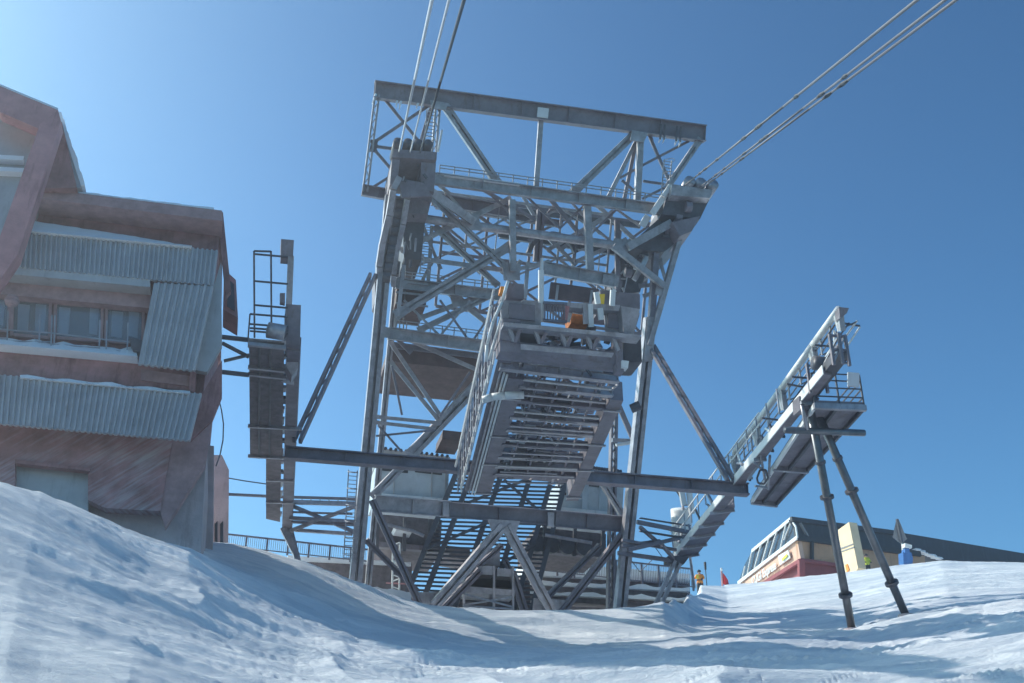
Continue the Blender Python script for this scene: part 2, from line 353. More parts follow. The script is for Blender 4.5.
for x in (661, 665, 677, 681): mem(tw, 'clamp', x, 124 + (x - 661) * .13, x - 1, 139 + (x - 661) * .13, 1.6, .9, 'B', 'dark_steel', w=.06)
# main levels of the portal
mem(tw, 'crossbeam', 432, 178.5, 672, 211, 11, 0, 'I', 'galvanised', w=.45)
MB().prism([PF(x, y, -.2) for x, y in [(437, 172), (520, 183), (520, 184.5), (437, 174)]], D * .4).build('snow_ridge', M['snow'], tw)
mem(tw, 'crossbeam', 426, 219, 628, 247, 9, .6, 'T', 'galvanised')
mem(tw, 'crossbeam', 436, 205, 560, 224, 7, 4, 'I', 'painted_steel', w=.4)
mem(tw, 'crossbeam', 500, 234, 620, 252, 8, 4.4, 'I', 'dark_steel', w=.4)
mem(tw, 'crossbeam', 396, 283, 512, 297, 11, 1, 'I', 'galvanised', w=.45)
mem(tw, 'crossbeam', 388, 333, 505, 349, 12, .3, 'I', 'galvanised', w=.5)
mem(tw, 'crossbeam', 392, 345, 480, 356, 6, 3, 'I', 'painted_steel', w=.4)
mem(tw, 'crossbeam', 400, 196, 640, 226, 5, 5.2, 'B', 'dark_steel')
mem(tw, 'crossbeam', 543, 268, 614, 281, 13, .2, 'I', 'galvanised', w=.4)
mem(tw, 'crossbeam', 416, 258, 503, 270, 4.5, .9, 'X')
mem(tw, 'crossbeam', 378, 417, 440, 423, 3.5, 1.5, 'X'); mem(tw, 'crossbeam', 377, 422.5, 434, 429, 3.5, 1.5, 'X')
mem(tw, 'crossbeam', 612, 440, 634, 441, 4, 2, 'B', 'galvanised'); mem(tw, 'crossbeam', 616, 445, 634, 442, 3.5, 1.8, 'T', 'white_and_sunlit')
# X bracing behind the portal
for a in [(430, 196, 512, 273, 6, .4), (402, 250, 509, 199, 5, .9), (436, 228, 496, 284, 6, 1.1), (444, 228, 480, 272, 4, 1.8),
          (510, 246, 398, 314, 9, .5), (440, 286, 494, 328, 5, 1.4), (488, 293, 420, 318, 5, 1.3), (498, 292, 420, 330, 6, 1.0),
          (391, 362, 437, 418, 4, 1.5), (391, 343, 442, 418, 4, 1.4), (410, 340, 480, 371, 4, 1.2), (395, 336, 410, 352, 4, .7),
          (514, 270, 548, 262, 4, 1.0), (520, 262, 500, 300, 4, 1.6), (440, 186, 500, 232, 3.5, 2.2), (470, 182, 540, 222, 3.5, 3), (548, 196, 590, 246, 4, 3), (610, 214, 548, 250, 4, 2.6),
          (560, 250, 612, 212, 4, 4), (596, 204, 640, 244, 4, 3.4), (545, 234, 575, 264, 4, 3.3), (575, 262, 625, 240, 4, 2.8), (455, 200, 505, 214, 3, 4.6), (520, 190, 545, 235, 3.5, 4), (555, 205, 530, 240, 4, 3.6),
          (415, 205, 440, 268, 3, 2.5), (432, 262, 412, 300, 3, 2.5), (660, 260, 667, 284, 3, .6), (640, 286, 664, 284, 4, .6), (644, 296, 664, 289, 4, 1.2), (655, 305, 646, 345, 2.5, 1.6), (627, 350, 650, 330, 3, 1.5),
          (614, 394, 634, 440, 5, 1.4), (645, 352, 626, 372, 2, 1)]:
    mem(tw, 'brace', *a, kind='X' if a[4] < 6 else 'C', m=random.choice(['galvanised', 'galvanised', 'painted_steel']))
mem(tw, 'brace', 470, 189, 471, 182, 5, .2)
mem(tw, 'diagonal_strut', 476, 386, 412, 453, 11, 2, 'C', 'galvanised', w=.5)
mem(tw, 'diagonal_strut', 404, 464, 374, 495, 8, 1.6, 'C', 'galvanised', w=.4)
mem(tw, 'diagonal_strut', 602, 482, 622, 514, 6, 1.6, 'C', 'galvanised', w=.4)
mem(tw, 'diagonal_strut', 671, 223, 628, 247, 8, -.6, 'B', 'galvanised', w=.3)
mem(tw, 'diagonal_strut', 613, 246, 664, 286, 6, -.5, 'B', 'galvanised', w=.3)
plate(tw, 'gusset_plate', [(463, 216), (479, 217), (482, 230), (463, 230)], .35, .04)
plate(tw, 'gusset_plate', [(450, 296), (462, 297), (465, 306), (453, 307)], 1.2, .04)
plate(tw, 'gusset_plate', [(502, 262), (520, 264), (520, 280), (504, 280)], .3, .05)
plate(tw, 'gusset_plate', [(658, 280), (668, 282), (664, 297), (655, 294)], -.4, .06)
plate(tw, 'gusset_plate', [(614, 238), (632, 240), (628, 252), (612, 250)], -.2, .06)
plate(tw, 'gusset_plate', [(648, 316), (656, 318), (653, 360), (644, 362)], -.35, .08)
plate(tw, 'gusset_plate', [(632, 130), (648, 133), (644, 142), (630, 140)], .9, .06)
plate(tw, 'gusset_plate', [(430, 100), (448, 103), (446, 110), (432, 108)], .9, .06)
# inner hanging columns
mem(tw, 'column', 512, 200, 513, 271, 6, .1, 'B', 'galvanised', w=.3)
mem(tw, 'column', 587, 206, 590, 270, 7, .1, 'B', 'galvanised', w=.3)
mem(tw, 'column', 541, 210, 537, 262, 8, 2, 'C', 'painted_steel', w=.3)
mem(tw, 'column', 617, 220, 618, 300, 5, 1.2, 'B', 'painted_steel')
mem(tw, 'column', 528, 262, 525, 298, 3.5, -.6, 'B', 'galvanised'); mem(tw, 'column', 542, 258, 541, 320, 3, -1, 'T', 'white_and_sunlit')
mem(tw, 'column', 432, 226, 427, 300, 3.5, 1.6, 'B', 'galvanised')
mem(tw, 'column', 404, 265, 398, 316, 3.5, -.3, 'B', 'galvanised')
# arch of the inspection frame hanging under the portal
pts = [PF(552 + 24 * math.cos(t), 258 - 24 * math.sin(t), 1.5) for t in np.linspace(.2, math.pi - .2, 9)]
mb = MB()
for a, b in zip(pts, pts[1:]): mb.bar(a, b, .22, .35, TN)
mb.build('inspection_arch', M['dark_steel'], tw)
plate(tw, 'wind_board', [(551, 282), (599, 289), (597, 303), (549, 298)], -1.6, .12, 'rusty_board')
for x in (558, 592): mem(tw, 'board_strap', x, 284 + (x - 551) * .15, x - 2, 300 + (x - 551) * .1, 2.5, -1.75, 'B', 'galvanised', w=.05)
def lattice(L, xs, y0, rows, slope, t, m, name='lattice_bar', skip=()):
    g = {(i, j): (x - .09 * (y - 190), y + (x - xs[0]) * slope) for i, x in enumerate(xs) for j, y in enumerate(rows)}
    for i in range(len(xs)):
        for j in range(len(rows)):
            if i + 1 < len(xs) and j % 2 == 0: mem(tw, name, *g[i, j], *g[i + 1, j], t * 1.2, L, 'X', m)
            if j + 1 < len(rows): mem(tw, name, *g[i, j], *g[i, j + 1], t, L + .1, 'X', m)
            if i + 1 < len(xs) and j + 1 < len(rows) and (i, j) not in skip:
                if (i + j) % 2: mem(tw, name, *g[i, j], *g[i + 1, j + 1], t, L + .2, 'X', m)
                else: mem(tw, name, *g[i + 1, j], *g[i, j + 1], t, L + .2, 'X', m)
lattice(5.6, [446, 490, 534, 578, 622, 652], 0, [196, 224, 252, 280, 306], .135, 2.6, 'painted_steel')
lattice(3.2, [424, 470, 516, 562, 612], 0, [190, 214, 240, 266], .135, 2.0, 'galvanised', skip=((0, 0), (2, 1), (1, 2)))
for a in [(432, 176, 470, 218), (480, 184, 512, 215), (520, 190, 560, 228), (566, 196, 600, 234), (604, 200, 640, 226), (512, 215, 470, 238), (560, 228, 590, 200), (590, 235, 618, 208), (404, 300, 440, 336), (440, 300, 470, 342), (470, 300, 440, 336), (500, 300, 472, 342), (392, 366, 402, 415), (398, 318, 392, 340), (378, 425, 402, 452), (376, 436, 436, 430), (470, 372, 440, 416)]:
    mem(tw, 'lattice_bar', *a, 2.2, .6, 'X', random.choice(['galvanised', 'painted_steel']))
for x0, y0, x1, y1, n in [(440, 170, 660, 200, 15), (400, 276, 500, 288, 8), (395, 325, 490, 337, 8)]:        # walkway railings along the beams
    for k in (0, .5): mem(tw, 'walkway_rail', x0, y0 - 5 + k * 6, x1, y1 - 5 + k * 6, .9, .9, 'B', 'galvanised', w=.04)
    for i in range(n + 1):
        t = i / n; x, y = x0 + (x1 - x0) * t, y0 + (y1 - y0) * t; mem(tw, 'rail_post', x, y - 5, x - .8, y + 6, 1, .9, 'B', 'galvanised', w=.05)
for a in [(405, 205, 399, 340), (409, 207, 403, 335), (600, 250, 596, 300), (633, 252, 622, 300), (578, 215, 575, 262), (446, 190, 440, 265), (500, 200, 494, 262)]:
    mem(tw, 'conduit', *a, 1.3, 1.1, 'T', random.choice(['galvanised', 'dark_steel', 'white_and_sunlit']))
# --- left rope saddle
sd = plate(tw, 'saddle_head', [(394, 149), (437, 152), (436.5, 160), (392, 157)], -1.4, 3.0, 'painted_steel')
for pts, L, th, mt in [([(392, 159), (400, 159.5), (397, 186), (390, 184)], -1.3, 2.6, 'painted_steel'), ([(421, 162), (436, 163), (434, 192), (421, 188)], -1.2, 2.4, 'painted_steel'),
                       ([(400, 160), (421, 162), (421, 184), (398, 182)], .4, .3, 'dark_steel'), ([(398, 178), (424, 183), (432, 196), (402, 197)], -1.35, .1, 'painted_steel'),
                       ([(394, 196), (432, 196), (428, 214), (392, 212)], -.3, 1.6, 'painted_steel')]:
    plate(tw, 'saddle_cheek' if mt != 'dark_steel' else 'saddle_core', pts, L, th, mt)
mem(tw, 'diagonal_strut', 424, 187, 474, 222, 8, -1.0, 'B', 'galvanised', L2=.2, w=.25)
pl = [PF(*a) for a in [(399, 178, -1.5), (393, 190, -1.5), (389, 215, -1.2), (382, 245, -.6), (379, 265, -.2), (379, 276, .2)]]
mb = MB()
for a, b in zip(pl, pl[1:]): mb.bar(a, b, .28, .6, TN)
mb.build('saddle_rail', M['galvanised'], tw)
pl = [p + U * .75 + D * .6 for p in pl]; mb = MB()
for a, b in zip(pl, pl[1:]): mb.bar(a, b, .24, .5, TN)
mb.build('saddle_rail', M['galvanised'], tw)
tr = plate(tw, 'saddle_track', [(402, 200), (427, 204), (421, 260), (404, 258)], .5, 3.5, 'dark_steel')
for i in range(9):
    y = 205 + i * 9; x = 399 - i * 1.6
    c = PF(x, y, -.2); MB().tube(c - U * .18, c + U * .18, .3, 14).build('sheave', M['dark_steel'], tr)
plate(tw, 'counterweight_box', [(398, 281), (428, 285), (426, 305), (396, 302)], 1.2, 2.2, 'rusty_board')
for y in (281, 292, 303): mem(tw, 'box_rail', 396, y, 428, y + 3.5, 2, .9, 'B', 'galvanised', w=.06)
plate(tw, 'saddle_cheek', [(375, 272), (385, 272), (384, 300), (380, 306), (375, 300)], .5, 1.2, 'painted_steel')
plate(tw, 'service_floor', [(388, 348), (482, 359), (482, 371), (386, 361)], 3.2, 4.0, 'rusty_board')
plate(tw, 'service_floor', [(443, 430), (462, 432), (462, 441), (442, 439)], 4.5, 2.0, 'rusty_board')
def ladder(root, a, b, L, wid=.42, n=18, m='galvanised'):
    p, q = PF(*a, L), PF(*b, L); mb = MB(); s = U * wid / 2
    mb.bar(p - s, q - s, .05, .05, TN); mb.bar(p + s, q + s, .05, .05, TN)
    for i in range(n): c = p.lerp(q, (i + .5) / n); mb.bar(c - s, c + s, .035, .035, TU)
    for i in range(0, n, 4):
        c = p.lerp(q, (i + .5) / n); h = [c + s * 1.2 * math.cos(t) - TN * .7 * math.sin(t) for t in np.linspace(0, math.pi, 7)]
        mb.path(h, .02, 4)
    return mb.build('ladder', M[m], root)
ladder(tw, (428, 226), (424, 275), 1.0); ladder(tw, (668, 160), (664, 205), .2, .4, 14); ladder(tw, (353, 470), (348, 560), -.6, .4, 22); ladder(tw, (431, 110), (428, 152), .2, .4, 12)
# --- right rope saddle
plate(tw, 'saddle_head', [(672, 184), (713, 190), (710, 198), (671, 195)], -1.4, 3.0, 'galvanised')
for x in (686, 697, 709):
    c = PF(x, 188 + (x - 686) * .15, -.8); MB().tube(c - D * .6 + Z * .05, c + D * .8, .28, 12).build('rope_guard', M['galvanised'], tw, True)
plate(tw, 'saddle_cheek', [(667, 197), (709, 200), (700, 219), (662, 214)], -.9, 2.4, 'dark_steel')
plate(tw, 'saddle_cheek', [(672, 222), (700, 216), (692, 231), (680, 236)], -1.1, 1.6, 'painted_steel')
trk = plate(tw, 'saddle_track', [(664, 214), (698, 220), (684, 236), (664, 252), (640, 249), (628, 246)], -.3, 3.2, 'dark_steel')
plate(tw, 'saddle_track', [(628, 250), (652, 252), (640, 292), (610, 296), (612, 280)], 2.2, 2.4, 'dark_steel')
for i in range(8):
    t = i / 7; c = PF(688 - 70 * t, 207 + 76 * t, -1.0 + 2.5 * t)
    MB().tube(c - U * .16, c + U * .16, .27, 14).build('sheave', M['painted_steel'], trk)
for a in [(671, 186, 652, 214, 6, -.8), (648, 216, 642, 226, 7, -.2), (663, 196, 672, 186, 4, -1)]: mem(tw, 'sunlit_chute', *a, 'B', 'white_and_sunlit', w=.12)  # chute strips white, the sunlight on them put into the colour
for i in range(26):                                        # brackets, hangers and bolted gear around the track
    t = random.random(); x = 668 - 58 * t + random.uniform(-9, 9); y = 220 + 76 * t + random.uniform(-10, 10); a = random.uniform(-1.2, 1.2); l = random.uniform(3, 9)
    mem(tw, 'bracket', x, y, x + l * math.cos(a), y - l * math.sin(a), random.uniform(1.3, 2.6), random.uniform(-.9, .8) + t * 1.4, 'B', random.choice(['galvanised', 'white_and_sunlit', 'dark_steel']), w=.1)
pl = [PF(*a) for a in [(644, 250, .2), (646, 258, .1), (641, 268, 0), (634, 280, 0)]]; mb = MB()
for a, b in zip(pl, pl[1:]): mb.bar(a, b, .25, .2, TN)
mb.build('hook_arm', M['galvanised'], tw)
for i in range(10):
    x = random.uniform(400, 430); y = random.uniform(158, 182)
    mem(tw, 'bracket', x, y, x + random.uniform(-5, 5), y + random.uniform(-3, 8), random.uniform(1, 2.4), random.uniform(-1.5, -.6), 'B', random.choice(['galvanised', 'dark_steel', 'dark_steel']), w=.1)
for x in (396, 406, 416, 426):
    c = PF(x, 150 + (x - 396) * .07, -.6); MB().tube(c - D * .7, c + D * .7, .22, 10).build('rope_guard', M['dark_steel'], tw, True)
for i in range(14):
    x = random.uniform(398, 424); y = random.uniform(200, 262)
    mem(tw, 'bracket', x, y, x + random.uniform(-4, 4), y + random.uniform(3, 14), random.uniform(1.2, 2.2), random.uniform(-.2, .4), 'B', random.choice(['galvanised', 'dark_steel']), w=.1)
# --- struts out to the crossbeam and the crossbeam itself
def sidebar(root, name, p, q, t, w, kind='L', m='painted_steel'):
    n = Vector((0, 1, 0)); mb = MB()
    (mb.laced(p, q, t, w, n, .34, t * 2.6) if kind == 'L' else mb.ibeam(p, q, t, w, n)); return mb.build(name, M[m], root)
XL, XR = PD(285, 453, 43.5), PD(748, 490, 45)
sidebar(tw, 'outrigger_beam', XL, XR, .5, .4, 'I', 'painted_steel')
sidebar(tw, 'outrigger_strut', PF(373, 275), PD(297, 441, 43.6), .38, .25)
sidebar(tw, 'outrigger_strut', PF(652, 347), PD(731, 480, 44.9), .38, .25)
# --- V struts at the foot
for a in [(503, 526, 434, 606, 10, -.4), (506, 526, 553, 614, 10, -.4), (480, 570, 440, 612, 7, 1.5), (372, 500, 420, 606, 7, 0), (366, 540, 418, 592, 6, 1.6), (623, 534, 560, 614, 7, .2), (600, 545, 540, 604, 5, 2.2), (512, 572, 524, 610, 8, 1.6), (505, 560, 522, 600, 5, 2.4), (502, 545, 478, 566, 5, 2)]:
    mem(tw, 'foot_strut', *a, 'C', 'painted_steel' if a[4] < 9 else 'galvanised', w=.35)
plate(tw, 'gusset_plate', [(488, 519), (520, 521), (516, 534), (492, 532)], -.5, .06)
plate(tw, 'gusset_plate', [(412, 592), (440, 592), (440, 616), (410, 616)], .3, .12)
plate(tw, 'gusset_plate', [(534, 598), (566, 600), (566, 620), (532, 620)], .2, .12)

# ================================================================== ROPES
VD = Vector((-.169, .949, .34)).normalized()
def rope(x, y, x2, y2, r, m, label, L=-1.2, lumps=0):
    p = PF(x, y, L); q = PD(x2, y2, 21)                       # second point where it passes overhead
    d = (q - p).normalized(); e = q + d * 55; mb = MB(); n = 4
    for i in range(n):
        a, b = p.lerp(e, i / n), p.lerp(e, (i + 1) / n)
        sag = lambda t: Z * 0
        mb.tube(a + sag(i / n), b + sag((i + 1) / n), r, 8)
    o = mb.build('haul_rope', M[m], None, True, label=label, cat='cable', group='tram ropes leaving the tower')
    for k in range(lumps):
        t = random.uniform(.05, .32); c = p.lerp(e, t); l = random.uniform(.25, .6)
        mb = MB(); mb.tube(c - d * l, c, r * .9, 8, r * 1.9); mb.tube(c, c + d * l, r * 1.9, 8, r * .9); mb.build('ice_lump', M['dark_rope'], o, True)
    return o
rope(399, 152, 432, 0, .038, 'rope', 'pale thick rope leftmost of the three above the left saddle')
rope(410, 153, 449, 0, .03, 'rope', 'pale thin rope in the middle of the three above the left saddle')
rope(420, 153, 464, 0, .038, 'dark_rope', 'dark rope rightmost of the three above the left saddle, crossing the beam', L=-.9)
rope(684, 186, 917, 0, .036, 'grey_rope', 'dark lumpy rope running alone, uppermost from the right saddle', lumps=7)
rope(699, 188, 945, 0, .034, 'grey_rope', 'lumpy rope, upper one of the close pair from the right saddle', lumps=8)
rope(702, 188.5, 956, 0, .034, 'grey_rope', 'lumpy rope, lower one of the close pair from the right saddle', lumps=4)

# ================================================================== DOCKING PLATFORM
KD = .775; ZP = 18.5 * KD
def PK(x, y, d): return PD(x, y, d * KD)
qa, qb, qc, qd = PZ(503, 352, ZP), PZ(621, 367, ZP), PZ(467, 492, ZP), PZ(567, 494, ZP)
def PL(s, t, h=0): return (qa * (1 - s) + qb * s) * (1 - t) + (qc * (1 - s) + qd * s) * t + Z * (h * KD)
dk = thing('docking_platform', 'long steel docking platform for the cable car hanging through the tower legs', 'platform', PL(.5, .5))
def pbar(name, a, b, t, w, m='galvanised', kind='B', n=Z):
    mb = MB(); p, q = PL(*a), PL(*b); t *= KD; w *= KD
    if kind == 'B': mb.bar(p, q, t, w, n)
    elif kind == 'I': mb.ibeam(p, q, t, w, (q - p).cross(Z))
    elif kind == 'T': mb.tube(p, q, t / 2, 8)
    return mb.build(name, M[m], dk)
# side girders: boxes with collars
for s0, s1, t0, t1, h0, h1, nm in [(1.0, 1.12, .17, 1.02, -.25, .6, 'side_girder'), (.09, .23, .12, 1.0, -.14, .6, 'side_girder')]:
    mb = MB(); mb.prism([PL(s0, t0, h0), PL(s1, t0, h0), PL(s1, t1, h0), PL(s0, t1, h0)], Z * (h1 - h0) * KD); g = mb.build(nm, M['painted_steel'], dk)
    for t in (.24, .5, .72, .98):
        a, b = PL(s0 - .02, t, h0 - .03), PL(s1 + .02, t, h0 - .03); MB().bar(a, b, .1, .06, Z).build('collar', M['galvanised'], g)
for i, t in enumerate([0, .07, .16, .25, .36, .45, .56, .66, .74, .81]):
    pbar('floor_beam', (.0 if i < 2 else .2, t, .0), (1.02, t, .0), .40, .28, 'galvanised' if i % 3 else 'painted_steel', 'I')
for s in (.22, .38, .6, .8): pbar('stringer', (s, .0, .45), (s, .87, .45), .14, .2, 'dark_steel')
# grating: flat bars across
mb = MB()
for i in range(64):
    t = (i + .5) / 64
    if t > .81: continue
    for s0, s1, k in ((.16, .37, 3), (.39, .59, 2), (.61, .79, 3), (.81, .99, 2)):
        if noise.noise((s0 * 9, t * 5, 1)) > -.34 and ((i + k) % 2 == 0 or noise.noise((s0 * 7, t * 9, 4)) > .1) or .28 < t < .34: mb.bar(PL(s0, t, .7), PL(s1, t, .7), .10, .05, Z)
mb.build('grating', M['galvanised'], dk)['kind'] = 'stuff'
mb = MB()
for i in range(6):
    t = .06 + i * .13; mb.tube(PL(.2, t, .2), PL(.75, t + .02, .25), .06, 6); mb.bar(PL(.3, t, .3), PL(.7, t + .12, .3), .08, .06, Z); mb.bar(PL(.7, t, .3), PL(.3, t + .12, .3), .08, .06, Z)
mb.build('wind_bracing', M['painted_steel'], dk)
for i, t in enumerate((.11, .2, .31, .41, .51, .61, .72, .81)): pbar('flange', (.22, min(t, .79), -.22), (.98, min(t, .79), -.22), .16, .05, 'galvanised' if i % 2 else 'sheet_metal'); pbar('flange', (.25 + .1 * (i % 3), t + .035, -.3), (.6 + .1 * (i % 4), t + .035, -.3), .09, .05, 'galvanised')
for s_ in (.34, .52, .7, .86): pbar('hanger_rail', (s_, .08, -.12), (s_, .84, -.12), .08, .1, 'painted_steel')
for s, t in [(.45, .18), (.52, .33), (.55, .48), (.4, .62), (.62, .24), (.3, .2)]:
    c = PL(s, t, .05); MB().tube(c - U * .2, c + U * .2, .12, 10).build('roller', M['dark_steel'], dk)
# railed outer walkway on the left; sun on its rails put in as white
for s, h, r, m in [(-.04, .15, .05, 'galvanised'), (-.10, .25, .06, 'white_and_sunlit'), (-.12, .9, .035, 'white_and_sunlit'), (-.12, 1.25, .03, 'galvanised'), (-.16, 1.6, .045, 'white_and_sunlit'), (-.05, 1.9, .06, 'galvanised'), (-.08, .55, .04, 'galvanised'), (-.14, 2.2, .03, 'galvanised'), (-.14, 2.5, .035, 'white_and_sunlit'), (.0, 1.1, .05, 'galvanised'), (.03, 1.7, .05, 'painted_steel')]:
    pbar('hand_rail', (s + .04, -.06 if h > 1 else .08, h * .85), (s + .04, 1, h * .85), r * 2.6, 0, m, 'T')
for s, h, r, m in [(.05, -.1, .05, 'white_and_sunlit'), (.02, -.05, .05, 'galvanised'), (.075, -.16, .045, 'white_and_sunlit')]: pbar('pipe', (s, .1, h), (s, 1, h), r * 2, 0, m, 'T')
for i in range(14):
    t = i / 13; pbar('rail_post', (-.09, t, .0), (-.09, t, 2.12), .08, .08, 'galvanised' if i % 2 else 'painted_steel', n=D)
mb = MB()
for i in range(13):
    t0, t1 = i / 13, (i + 1) / 13; h = (.2, 1.9) if i % 2 else (1.9, .2); mb.bar(PL(-.06, t0, h[0]), PL(-.06, t1, h[1]), .1, .08, D)
mb.build('side_lacing', M['galvanised'], dk)
MB().prism([PL(-.02, .06, .05), PL(.09, .06, .05), PL(.09, 1, .05), PL(-.02, 1, .05)], Z * .1).build('walkway', M['painted_steel'], dk)
for i in range(10):
    t = .08 + .1 * i + random.uniform(-.02, .02); pbar('hanger', (-.06, t, -.1), (-.06 + random.uniform(-.04, .06), t - .05, 1.2), .07, .07, 'white_and_sunlit', n=D)
mb = MB(); pl = [PK(483, 400, 44), PK(492, 397, 44), PK(505, 395.5, 44), PK(524, 395, 44)]; mb.path(pl, .12, 10); mb.build('vent_pipe', M['white_and_sunlit'], dk, True)
for i in range(95):                                        # hoses, hangers and fittings bolted along the underside
    s, t = random.uniform(.14, .98), random.uniform(.03, .86); a = random.random()
    if a < .35: q = (s + random.uniform(-.12, .12), t + random.uniform(-.05, .05), random.uniform(-.1, .2))
    elif a < .7: q = (s + random.choice([-.14, .14, .2]), t + .004, -.02)
    else: q = (s + random.uniform(-.01, .01), t + random.uniform(.05, .12), .0)
    pbar('fitting', (s, t, random.uniform(-.12, .1)), q, random.uniform(.04, .11), .07, random.choice(['galvanised', 'galvanised', 'dark_steel', 'white_and_sunlit', 'painted_steel']))
for s in (.3, .5, .7): pbar('conduit', (s, .0, -.02), (s + .03, .86, .02), .07, 0, 'galvanised', 'T')
# near end: cladding, railings, machinery on two levels
def dp(name, pts, d, th, m): return MB().prism([PK(x, y, d) for x, y in pts], D * th * KD).build(name, M[m], dk)
dp('end_frame', [(500, 300), (541, 303), (541, 326), (502, 322)], 39.6, .1, 'galvanised')
dp('end_panel', [(509, 303), (535, 305), (535, 321), (509, 318)], 39.5, .05, 'painted_steel')
dp('end_frame', [(604, 308), (640, 313), (634, 334), (606, 331)], 40.2, .1, 'galvanised')
dp('end_panel', [(608, 313), (632, 315), (632, 330), (608, 327)], 40.1, .05, 'painted_steel')
dp('end_box', [(503, 318), (521, 320), (520, 342), (500, 339)], 39.3, 1.0, 'painted_steel')
dp('end_box', [(521, 322), (540, 324), (538, 346), (519, 343)], 39.8, 1.5, 'dark_steel')
dp('end_beam', [(504, 322), (640, 335), (640, 339), (503, 326)], 39.0, .4, 'galvanised')
for i_ in range(9): MB().bar(PK(508 + i_ * 13, 326 + i_ * 1.25, 39.2), PK(514 + i_ * 13 - (i_ % 2) * 12, 341 + i_ * 1.2, 39.3), .1, .1, D).build('end_brace', M['painted_steel' if i_ % 2 else 'galvanised'], dk)
dp('end_beam', [(500, 340), (616, 352), (616, 364), (500, 351)], 39.4, .7, 'painted_steel')
dp('end_beam', [(522, 300), (620, 305), (620, 311), (522, 304)], 39.9, .4, 'galvanised')
dp('end_column', [(621, 306), (640, 309), (633, 335), (624, 333)], 39.7, .5, 'galvanised')
dp('end_column', [(614, 335), (622, 336), (624, 372), (617, 371)], 39.3, .4, 'painted_steel')
dp('end_column', [(622, 334), (641, 337), (642, 362), (625, 362)], 40.6, 1.2, 'dark_steel')
dp('end_panel', [(521, 344), (614, 353), (612, 357), (521, 349)], 38.9, .05, 'galvanised')
dp('upper_housing', [(507, 283), (524, 284), (524, 299), (506, 298)], 41, 1.5, 'painted_steel')
dp('upper_housing', [(600, 290), (640, 294), (640, 309), (602, 306)], 41.5, 1.5, 'painted_steel')
mb = MB()
for i in range(8): x = 545 + i * 2.8; mb.bar(PK(x, 303, 39.8), PK(x - .3, 320, 39.8), .035, .035, D)
mb.bar(PK(543, 320, 39.8), PK(567, 322, 39.8), .07, .05, D); mb.bar(PK(543, 303, 39.8), PK(567, 304, 39.8), .07, .05, D); mb.build('end_railing', M['painted_steel'], dk)
dp('rescue_box', [(570, 312), (588, 311), (588, 325), (571, 323)], 40.5, .7, 'rust_orange')
mb = MB(); mb.bar(PK(572, 304, 40.3), PK(567, 322, 40.3), .14, .1, D); mb.bar(PK(578, 306, 40.3), PK(577, 314, 40.3), .3, .1, D); mb.build('rescue_frame', M['white_and_sunlit'], dk)
for x, y, x2, y2, m in [(567, 306, 564, 322, 'red_paint'), (590, 304, 591, 327, 'white_and_sunlit'), (600, 308, 601, 320, 'white_and_sunlit'), (541, 270, 541, 322, 'white_and_sunlit'), (613, 290, 612, 306, 'white_and_sunlit'), (585, 303, 586, 324, 'galvanised'), (596, 292, 598, 304, 'white_and_sunlit')]:
    MB().bar(PK(x, y, 39.9), PK(x2, y2, 39.9), .14, .1, D).build('post', M[m], dk)
dp('yellow_guard', [(599, 294), (605, 294), (604, 306), (599, 305)], 40.6, .3, 'yellow')
dp('junction_box', [(622, 360), (629, 361), (628, 368), (622, 367)], 39.2, .3, 'white_and_sunlit')
dp('orange_marker', [(501, 286), (507, 287), (506, 293), (500, 292)], 40.6, .3, 'orange')
for i in range(34):
    x = random.uniform(524, 612); y = random.uniform(327, 345) + (x - 524) * .1; a = random.choice([-.1, .1, 1.4, 1.5, .6, -.6]); l = random.uniform(4, 14)
    MB().bar(PK(x, y, 40 + random.random() * 2), PK(x + l * math.cos(a), y - l * math.sin(a), 40.3 + random.random()), random.uniform(.06, .18), .12, D).build('machine_part', M[random.choice(['dark_steel', 'dark_steel', 'galvanised', 'painted_steel'])], dk)
MB().path([PK(x, y, 39.6) for x, y in [(508, 281), (502, 302), (493, 322), (487, 345), (486, 362)]], .05, 6).build('hand_rail', M['white_and_sunlit'], dk, True)
MB().path([PK(x, y, 39.8) for x, y in [(502, 302), (502, 318), (495, 340), (489, 360)]], .05, 6).build('hand_rail', M['white_and_sunlit'], dk, True)
for a in [(644, 406, 620, 408)]:
    MB().tube(PK(a[0] - 13, a[1] + 3, 42.5), PK(a[0] - 4, a[1] - 1, 42.5), .14, 10).build('buffer', M['dark_steel'], dk)

# ================================================================== SLATTED CHUTE BELOW THE PLATFORM
W0, W1, W2, W3 = PD(460, 468, 58), PD(568, 470, 58), PD(404, 606, 54.5), PD(530, 612, 54.5)
def WL(s, t): return (W0 * (1 - s) + W1 * s) * (1 - t) + (W2 * (1 - s) + W3 * s) * t
wn = (W1 - W0).cross(W2 - W0).normalized()
if wn.y > 0: wn = -wn
ch = thing('slatted_ramp', 'steep slatted ramp of dark crosswise slats with sky showing through, under the docking platform', 'ramp', WL(.5, 1))
mb = MB()
for i in range(33):
    t = (i + .3) / 33
    for s0, s1 in ((0, .12), (.15, .39), (.42, .66), (.69, .86), (.89, 1.0)):
        j = random.uniform(-.002, .002); mb.bar(WL(s0, t + j), WL(s1, t + j), .10, .05, wn)
mb.build('slats', M['dark_steel'], ch)
for s in (-.01, .135, .405, .675, .875, 1.01): MB().bar(WL(s, 0) + wn * .15, WL(s, 1) + wn * .15, .24, .3, wn).build('stringer', M['dark_steel'], ch)
for a, b in [((.1, .32), (.9, 0)), ((.45, .1), (.95, .38)), ((.0, .62), (.6, .34)), ((.3, .95), (.9, .55))]: MB().bar(WL(*a) + wn * .35, WL(*b) + wn * .35, .14, .08, wn).build('brace', M['dark_steel'], ch)

